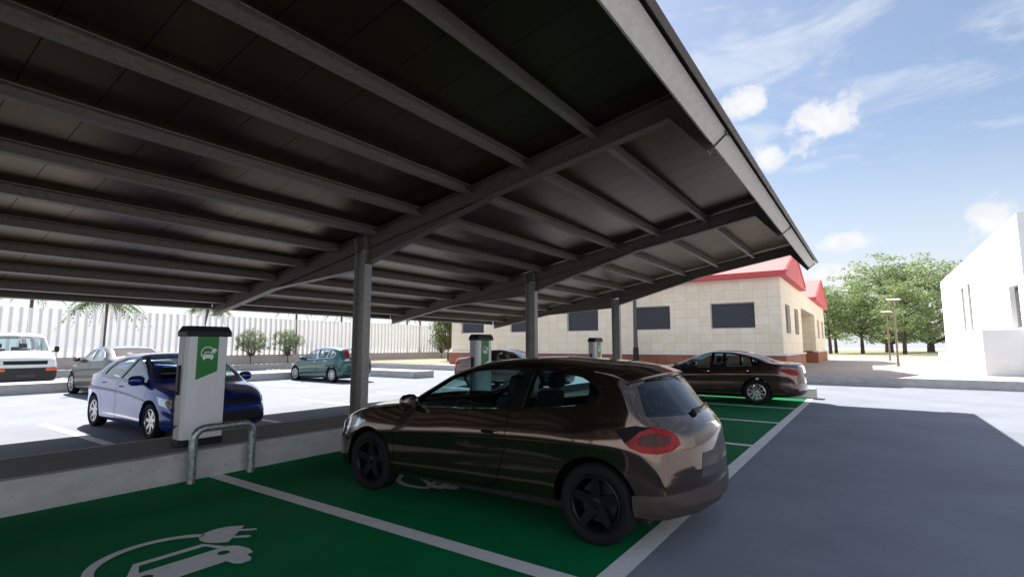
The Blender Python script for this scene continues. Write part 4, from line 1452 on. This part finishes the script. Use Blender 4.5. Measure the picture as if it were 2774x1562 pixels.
BLUE = dict(
    name='parked_car', cat='car', label='blue saloon facing the kerb island behind the nearest charging station',
    loc=(4.47, 11.20, 0), rz=math.pi, paint='p_blue', n=70,
    top=[(-1.95, .55), (-1.93, .84), (-1.89, .97), (-1.8, 1.0), (-1.5, 1.02), (-1.35, 1.06), (-1.0, 1.24), (-.7, 1.33), (-.2, 1.385), (.2, 1.385), (.6, 1.31), (.95, 1.15), (1.3, .95), (1.42, .90), (1.75, .82), (2.0, .73), (2.12, .64), (2.18, .50)],
    belt=[(-1.95, .5), (-1.9, .78), (-1.75, .90), (-1.2, .95), (-.4, .93), (.5, .88), (1.1, .81), (1.5, .74), (1.9, .63), (2.18, .46)],
    sill=[(-1.95, .36), (-1.88, .25), (-1.2, .17), (0, .16), (1.2, .16), (2.0, .17), (2.12, .2), (2.18, .30)],
    half=[(-1.95, .70), (-1.8, .78), (-1.2, .825), (0, .825), (1.2, .83), (1.7, .80), (2.0, .73), (2.18, .62)],
    bow=[(-1.95, .22), (-1.4, .12), (-.6, .05), (.1, .12), (.9, .26), (1.5, .22), (2.0, .30), (2.18, .34)],
    crease=.014, tumble=.33, wr=.29, wheels=(-1.25, 1.25), track=.715, ww=.19, rim=('seven', 'alloy'), gap=.045,
    cabin=(-1.25, 1.30), glass='glass_clear',
    windows=[[(1.0, .87), (.93, .95), (.70, 1.13), (.48, 1.25), (.24, 1.285), (-.10, .935)],
             [(.14, 1.285), (-.25, 1.265), (-.58, 1.20), (-.80, 1.09), (-.90, .985), (-.20, .945)]],
    dlo=[(1.10, .845), (.95, .97), (.71, 1.148), (.48, 1.27), (.2, 1.308), (-.26, 1.285), (-.62, 1.22), (-.90, 1.10), (-1.08, .99), (-1.0, .955), (-.15, .915)],
    windshield=('plan', [(-.69, 1.08), (-.56, .44), (-.3, .50), (.3, .50), (.56, .44), (.69, 1.08), (.4, 1.24), (0, 1.29), (-.4, 1.24)], .90, 1.6), windshield_glass='glass',
    rear_window=('plan', [(-.56, -1.28), (-.48, -.74), (0, -.74), (.48, -.74), (.56, -1.28), (0, -1.33)], 1.03, 1.7),
    doors=[([(1.02, .22), (1.05, .5), (1.06, .75), (1.08, .835), (-.13, .905), (-.14, .5), (-.12, .20)], (-.02, .80)),
           ([(-.175, .20), (-.19, .5), (-.18, .905), (-.98, .945), (-1.02, .8), (-.90, .62), (-.80, .42), (-.78, .22)], (-.84, .84))],
    mirror=(.86, .93, .82), mirror_size=(.12, .085, .11), seats=(.15, .40, .56), dash=(1.0, .82),
    patches=[('headlight', 55, [(.78, 1.41, .70), (.79, 1.55, .575), (.73, 1.77, .52), (.68, 1.87, .54), (.62, 1.95, .60), (.67, 1.84, .645), (.75, 1.64, .67)], .006, .03, .2, 3.2, 'clear_lamp'),
             ('grille', 'front', [(-.40, .555), (.40, .555), (.46, .645), (-.46, .645)], .005, .03, 1.5, 2.8, 'black_plastic'),
             ('lower_grille', 'front', [(-.70, .25), (.70, .25), (.72, .35), (.5, .36), (.45, .44), (-.45, .44), (-.5, .36), (-.72, .35)], .005, .03, 1.5, 2.8, 'black_plastic'),
             ('tail_light', -50, [(.80, -1.5, .85), (.72, -1.72, .86), (.6, -1.84, .84), (.62, -1.84, .72), (.78, -1.6, .72)], .005, .03, .3, 3.2, 'red_lamp')])

TEAL = dict(
    name='parked_car', cat='car', label='dark teal five-door hatchback with multi-spoke alloys behind the nearest column',
    loc=(14.38, 20.15, 0), rz=0, paint='p_green', n=64,
    top=[(-2.12, .60), (-2.11, .86), (-2.06, 1.02), (-1.98, 1.12), (-1.78, 1.36), (-1.66, 1.43), (-1.2, 1.485), (-.6, 1.51), (-.1, 1.49), (.35, 1.38), (.75, 1.20), (1.15, 1.02), (1.3, .97), (1.7, .86), (2.0, .74), (2.12, .64), (2.2, .50)],
    belt=[(-2.12, .56), (-2.06, .90), (-1.8, 1.02), (-1.2, 1.03), (-.2, 1.0), (.8, .94), (1.3, .85), (1.8, .70), (2.2, .46)],
    sill=[(-2.12, .36), (-2.05, .26), (-1.5, .20), (1.2, .18), (2.05, .19), (2.2, .30)],
    half=[(-2.12, .76), (-2.0, .83), (-1.4, .88), (0, .87), (1.3, .875), (1.8, .83), (2.05, .75), (2.2, .62)],
    bow=[(-2.12, .22), (-1.6, .12), (-.8, .04), (.1, .1), (1.0, .24), (1.6, .22), (2.2, .36)],
    crease=.014, tumble=.33, wr=.32, wheels=(-1.34, 1.34), track=.765, ww=.2, rim=('ten', 'alloy'), gap=.045,
    cabin=(-1.7, 1.15), glass='glass_clear', handle='chrome', trim='chrome',
    windows=[[(.86, .965), (.72, 1.08), (.42, 1.25), (.1, 1.375), (-.16, 1.40), (-.20, .995)],
             [(-.26, 1.405), (-.7, 1.40), (-1.0, 1.37), (-.92, 1.03), (-.30, 1.0)],
             [(-1.06, 1.36), (-1.36, 1.28), (-1.47, 1.20), (-1.35, 1.06), (-.98, 1.035)]],
    dlo=[(.93, .95), (.73, 1.095), (.43, 1.27), (.1, 1.395), (-.2, 1.422), (-.72, 1.42), (-1.06, 1.385), (-1.38, 1.30), (-1.52, 1.2), (-1.38, 1.04), (-.25, .98)],
    windshield=('plan', [(-.74, .88), (-.6, .2), (0, .26), (.6, .2), (.74, .88), (.4, 1.05), (0, 1.12), (-.4, 1.05)], .98, 1.7),
    rear_window=('front', [(-.42, 1.07), (-.34, 1.38), (.34, 1.38), (.42, 1.07)], -2.4, -1.3),
    doors=[([(1.0, .27), (1.0, .7), (.92, .94), (-.22, .975), (-.23, .25)], (-.10, .86)),
           ([(-.27, .25), (-.26, .975), (-1.0, .99), (-1.05, .75), (-.93, .5), (-.92, .27)], (-.88, .90))],
    mirror=(.78, 1.0, .84), seats=(.1, .45, .60), dash=(.85, .90),
    patches=[('reversing_lamp', -50, [(.62, -1.97, 1.0), (.45, -2.0, 1.02), (.48, -2.05, .90), (.70, -1.94, .92)], .006, .03, .3, 3, 'clear_lamp'),
             ('tail_light', -50, [(.46, -1.67, 1.40), (.37, -1.74, 1.37), (.45, -2.0, 1.03), (.60, -1.97, 1.01), (.57, -1.88, 1.16), (.56, -1.76, 1.28)], .006, .03, .3, 3, 'red_lamp'),
             ('licence_plate', 'front', [(-.26, .70), (.26, .70), (.26, .81), (-.26, .81)], .004, .03, -2.6, -1.8, 'sign_white'),
             ('headlight', 50, [(.85, 1.4, .74), (.80, 1.7, .73), (.68, 1.95, .64), (.6, 2.05, .58), (.66, 2.0, .54), (.8, 1.75, .58)], .004, .03, .2, 3, 'clear_lamp')])

GREY = dict(
    name='parked_car', cat='car', label='silver grey saloon with its front turned to the rear kerb, beside the white van',
    loc=(6.42, 20.05, 0), rz=0, paint='p_grey', n=60,
    top=[(-2.3, .58), (-2.28, .9), (-2.22, 1.08), (-2.1, 1.13), (-1.7, 1.19), (-1.5, 1.25), (-1.1, 1.42), (-.7, 1.51), (-.2, 1.55), (.2, 1.50), (.6, 1.34), (1.05, 1.10), (1.2, 1.06), (1.6, .98), (1.95, .87), (2.1, .76), (2.2, .55)],
    belt=[(-2.3, .52), (-2.2, .95), (-1.8, 1.08), (-1.2, 1.12), (-.2, 1.09), (.8, 1.03), (1.4, .92), (1.9, .78), (2.2, .5)],
    sill=[(-2.3, .36), (-2.2, .26), (-1.5, .21), (1.2, .20), (2.0, .20), (2.2, .30)],
    half=[(-2.3, .74), (-2.1, .83), (-1.4, .88), (0, .87), (1.3, .88), (1.8, .84), (2.05, .75), (2.2, .62)],
    bow=[(-2.3, .2), (-1.6, .12), (-.8, .04), (.1, .1), (1.0, .22), (1.6, .2), (2.2, .34)],
    crease=.014, tumble=.36, wr=.34, wheels=(-1.40, 1.40), track=.765, ww=.21, rim=('seven', 'alloy'), gap=.045,
    cabin=(-1.5, 1.10), glass='glass_clear', trim='chrome',
    windows=[[(.80, 1.06), (.65, 1.16), (.32, 1.33), (.02, 1.43), (-.2, 1.45), (-.2, 1.10)],
             [(-.28, 1.45), (-.65, 1.43), (-.98, 1.35), (-1.2, 1.22), (-1.15, 1.14), (-.28, 1.11)]],
    dlo=[(.88, 1.045), (.66, 1.178), (.33, 1.35), (.02, 1.452), (-.24, 1.472), (-.67, 1.452), (-1.02, 1.37), (-1.27, 1.22), (-1.2, 1.12), (-.25, 1.09)],
    windshield=('plan', [(-.74, .85), (-.58, .22), (0, .29), (.58, .22), (.74, .85), (.4, 1.0), (0, 1.05), (-.4, 1.0)], 1.05, 1.8),
    rear_window=('plan', [(-.6, -1.5), (-.5, -.86), (0, -.86), (.5, -.86), (.6, -1.5), (0, -1.55)], 1.2, 1.8), rear_window_glass='glass_dark',
    doors=[([(1.0, .27), (1.0, .8), (.9, 1.03), (-.22, 1.075), (-.23, .25)], (-.10, .95))],
    mirror=(.80, 1.12, .86), seats=(.1, .5, .62), dash=(.85, .98), mirror_mat='p_umber',
    patches=[('headlight', 50, [(.86, 1.4, .82), (.80, 1.7, .80), (.68, 1.92, .72), (.62, 2.0, .66), (.8, 1.72, .66)], .004, .03, .2, 3, 'clear_lamp'),
             ('tail_light', -50, [(.82, -1.8, 1.0), (.75, -2.1, .98), (.6, -2.25, .95), (.62, -2.25, .85), (.82, -1.9, .88)], .005, .03, .3, 3.2, 'red_lamp')])

VAN = dict(
    name='parked_van', cat='van', label='white van with a dark bumper facing the car park beside the silver saloon',
    loc=(5.28, 28.2, 0), rz=math.pi, paint='p_white', n=56,
    top=[(-2.7, 1.2), (-2.68, 1.9), (-2.5, 2.02), (-1.5, 2.06), (0, 2.07), (.9, 2.05), (1.15, 1.98), (1.5, 1.70), (1.85, 1.38), (2.0, 1.30), (2.4, 1.21), (2.62, 1.14), (2.68, 1.06), (2.72, .9)],
    belt=[(-2.7, 1.0), (-2.5, 1.25), (0, 1.28), (1.4, 1.26), (1.9, 1.20), (2.5, 1.05), (2.72, .85)],
    sill=[(-2.7, .42), (-2.5, .34), (0, .30), (2.4, .26), (2.72, .30)],
    half=[(-2.7, .90), (-2.4, .97), (0, .99), (1.8, .98), (2.4, .96), (2.62, .93), (2.72, .88)],
    bow=[(-2.7, .05), (0, .03), (1.0, .08), (2.0, .16), (2.72, .16)],
    crease=.01, tumble=.15, wr=.35, wheels=(-1.7, 1.75), track=.85, ww=.23, rim=('seven', 'alloy'), gap=.06,
    cabin=(-2.4, 1.85), glass='glass_clear', floor=.45, mirror_mat='black_plastic',
    windows=[[(1.62, 1.36), (1.42, 1.60), (1.18, 1.82), (.75, 1.86), (.75, 1.33)], [(.55, 1.86), (-.6, 1.86), (-.6, 1.33), (.55, 1.33)], [(-.8, 1.86), (-2.0, 1.84), (-2.0, 1.33), (-.8, 1.33)]],
    windshield=('plan', [(-.84, 1.80), (-.76, 1.16), (0, 1.20), (.76, 1.16), (.84, 1.80), (0, 1.90)], 1.33, 2.3),
    rear_window=('front', [(-.75, 1.35), (-.72, 1.85), (.72, 1.85), (.75, 1.35)], -3, -2.3),
    doors=[([(1.75, .42), (1.75, 1.2), (.68, 1.26), (.68, .42)], (.85, 1.12))],
    mirror=(1.58, 1.42, 1.03), mirror_size=(.08, .13, .09), seats=(.55, .70, .70), dash=(1.55, 1.22), rear_gap=1.2,
    patches=[('grille', 'front', [(-.60, .86), (.60, .86), (.62, 1.00), (-.62, 1.00)], .006, .03, 2.0, 3.2, 'black_plastic'),
             ('headlight', 'front', [(.62, .86), (.90, .86), (.92, 1.02), (.64, 1.01)], .008, .03, 2.0, 3.2, 'clear_lamp'),
             ('headlight', 'front', [(-.62, .86), (-.90, .86), (-.92, 1.02), (-.64, 1.01)], .008, .03, 2.0, 3.2, 'clear_lamp'),
             ('bumper', 'front', [(-1.05, .22), (1.05, .22), (1.05, .74), (-1.05, .74)], .03, .03, 2.15, 3.2, 'dark_trim'),
             ('chrome_strip', 'front', [(-1.0, .775), (1.0, .775), (1.0, .845), (-1.0, .845)], .012, .03, 2.2, 3.2, 'chrome'),
             ('indicator', 'front', [(.56, .62), (.93, .62), (.93, .72), (.56, .72)], .036, .02, 2.0, 3.2, 'orange_lamp'),
             ('indicator', 'front', [(-.56, .62), (-.93, .62), (-.93, .72), (-.56, .72)], .036, .02, 2.0, 3.2, 'orange_lamp'),
             ('licence_plate', 'front', [(-.25, .40), (.25, .40), (.25, .50), (-.25, .50)], .036, .02, 2.0, 3.2, 'plate')])

build_car(HATCH)
sed = build_car(SED)
dup(sed, (15.95, 11.0, 0), math.pi, 'dark saloon parked behind the kerb island, mostly hidden by the second column')
b_ = build_car(BLUE)
b_.scale = (1.055, 1.055, 1.03)
build_car(TEAL)
build_car(GREY)
build_car(VAN)
for me in list(bpy.data.meshes):
    if me.users == 0:
        bpy.data.meshes.remove(me)
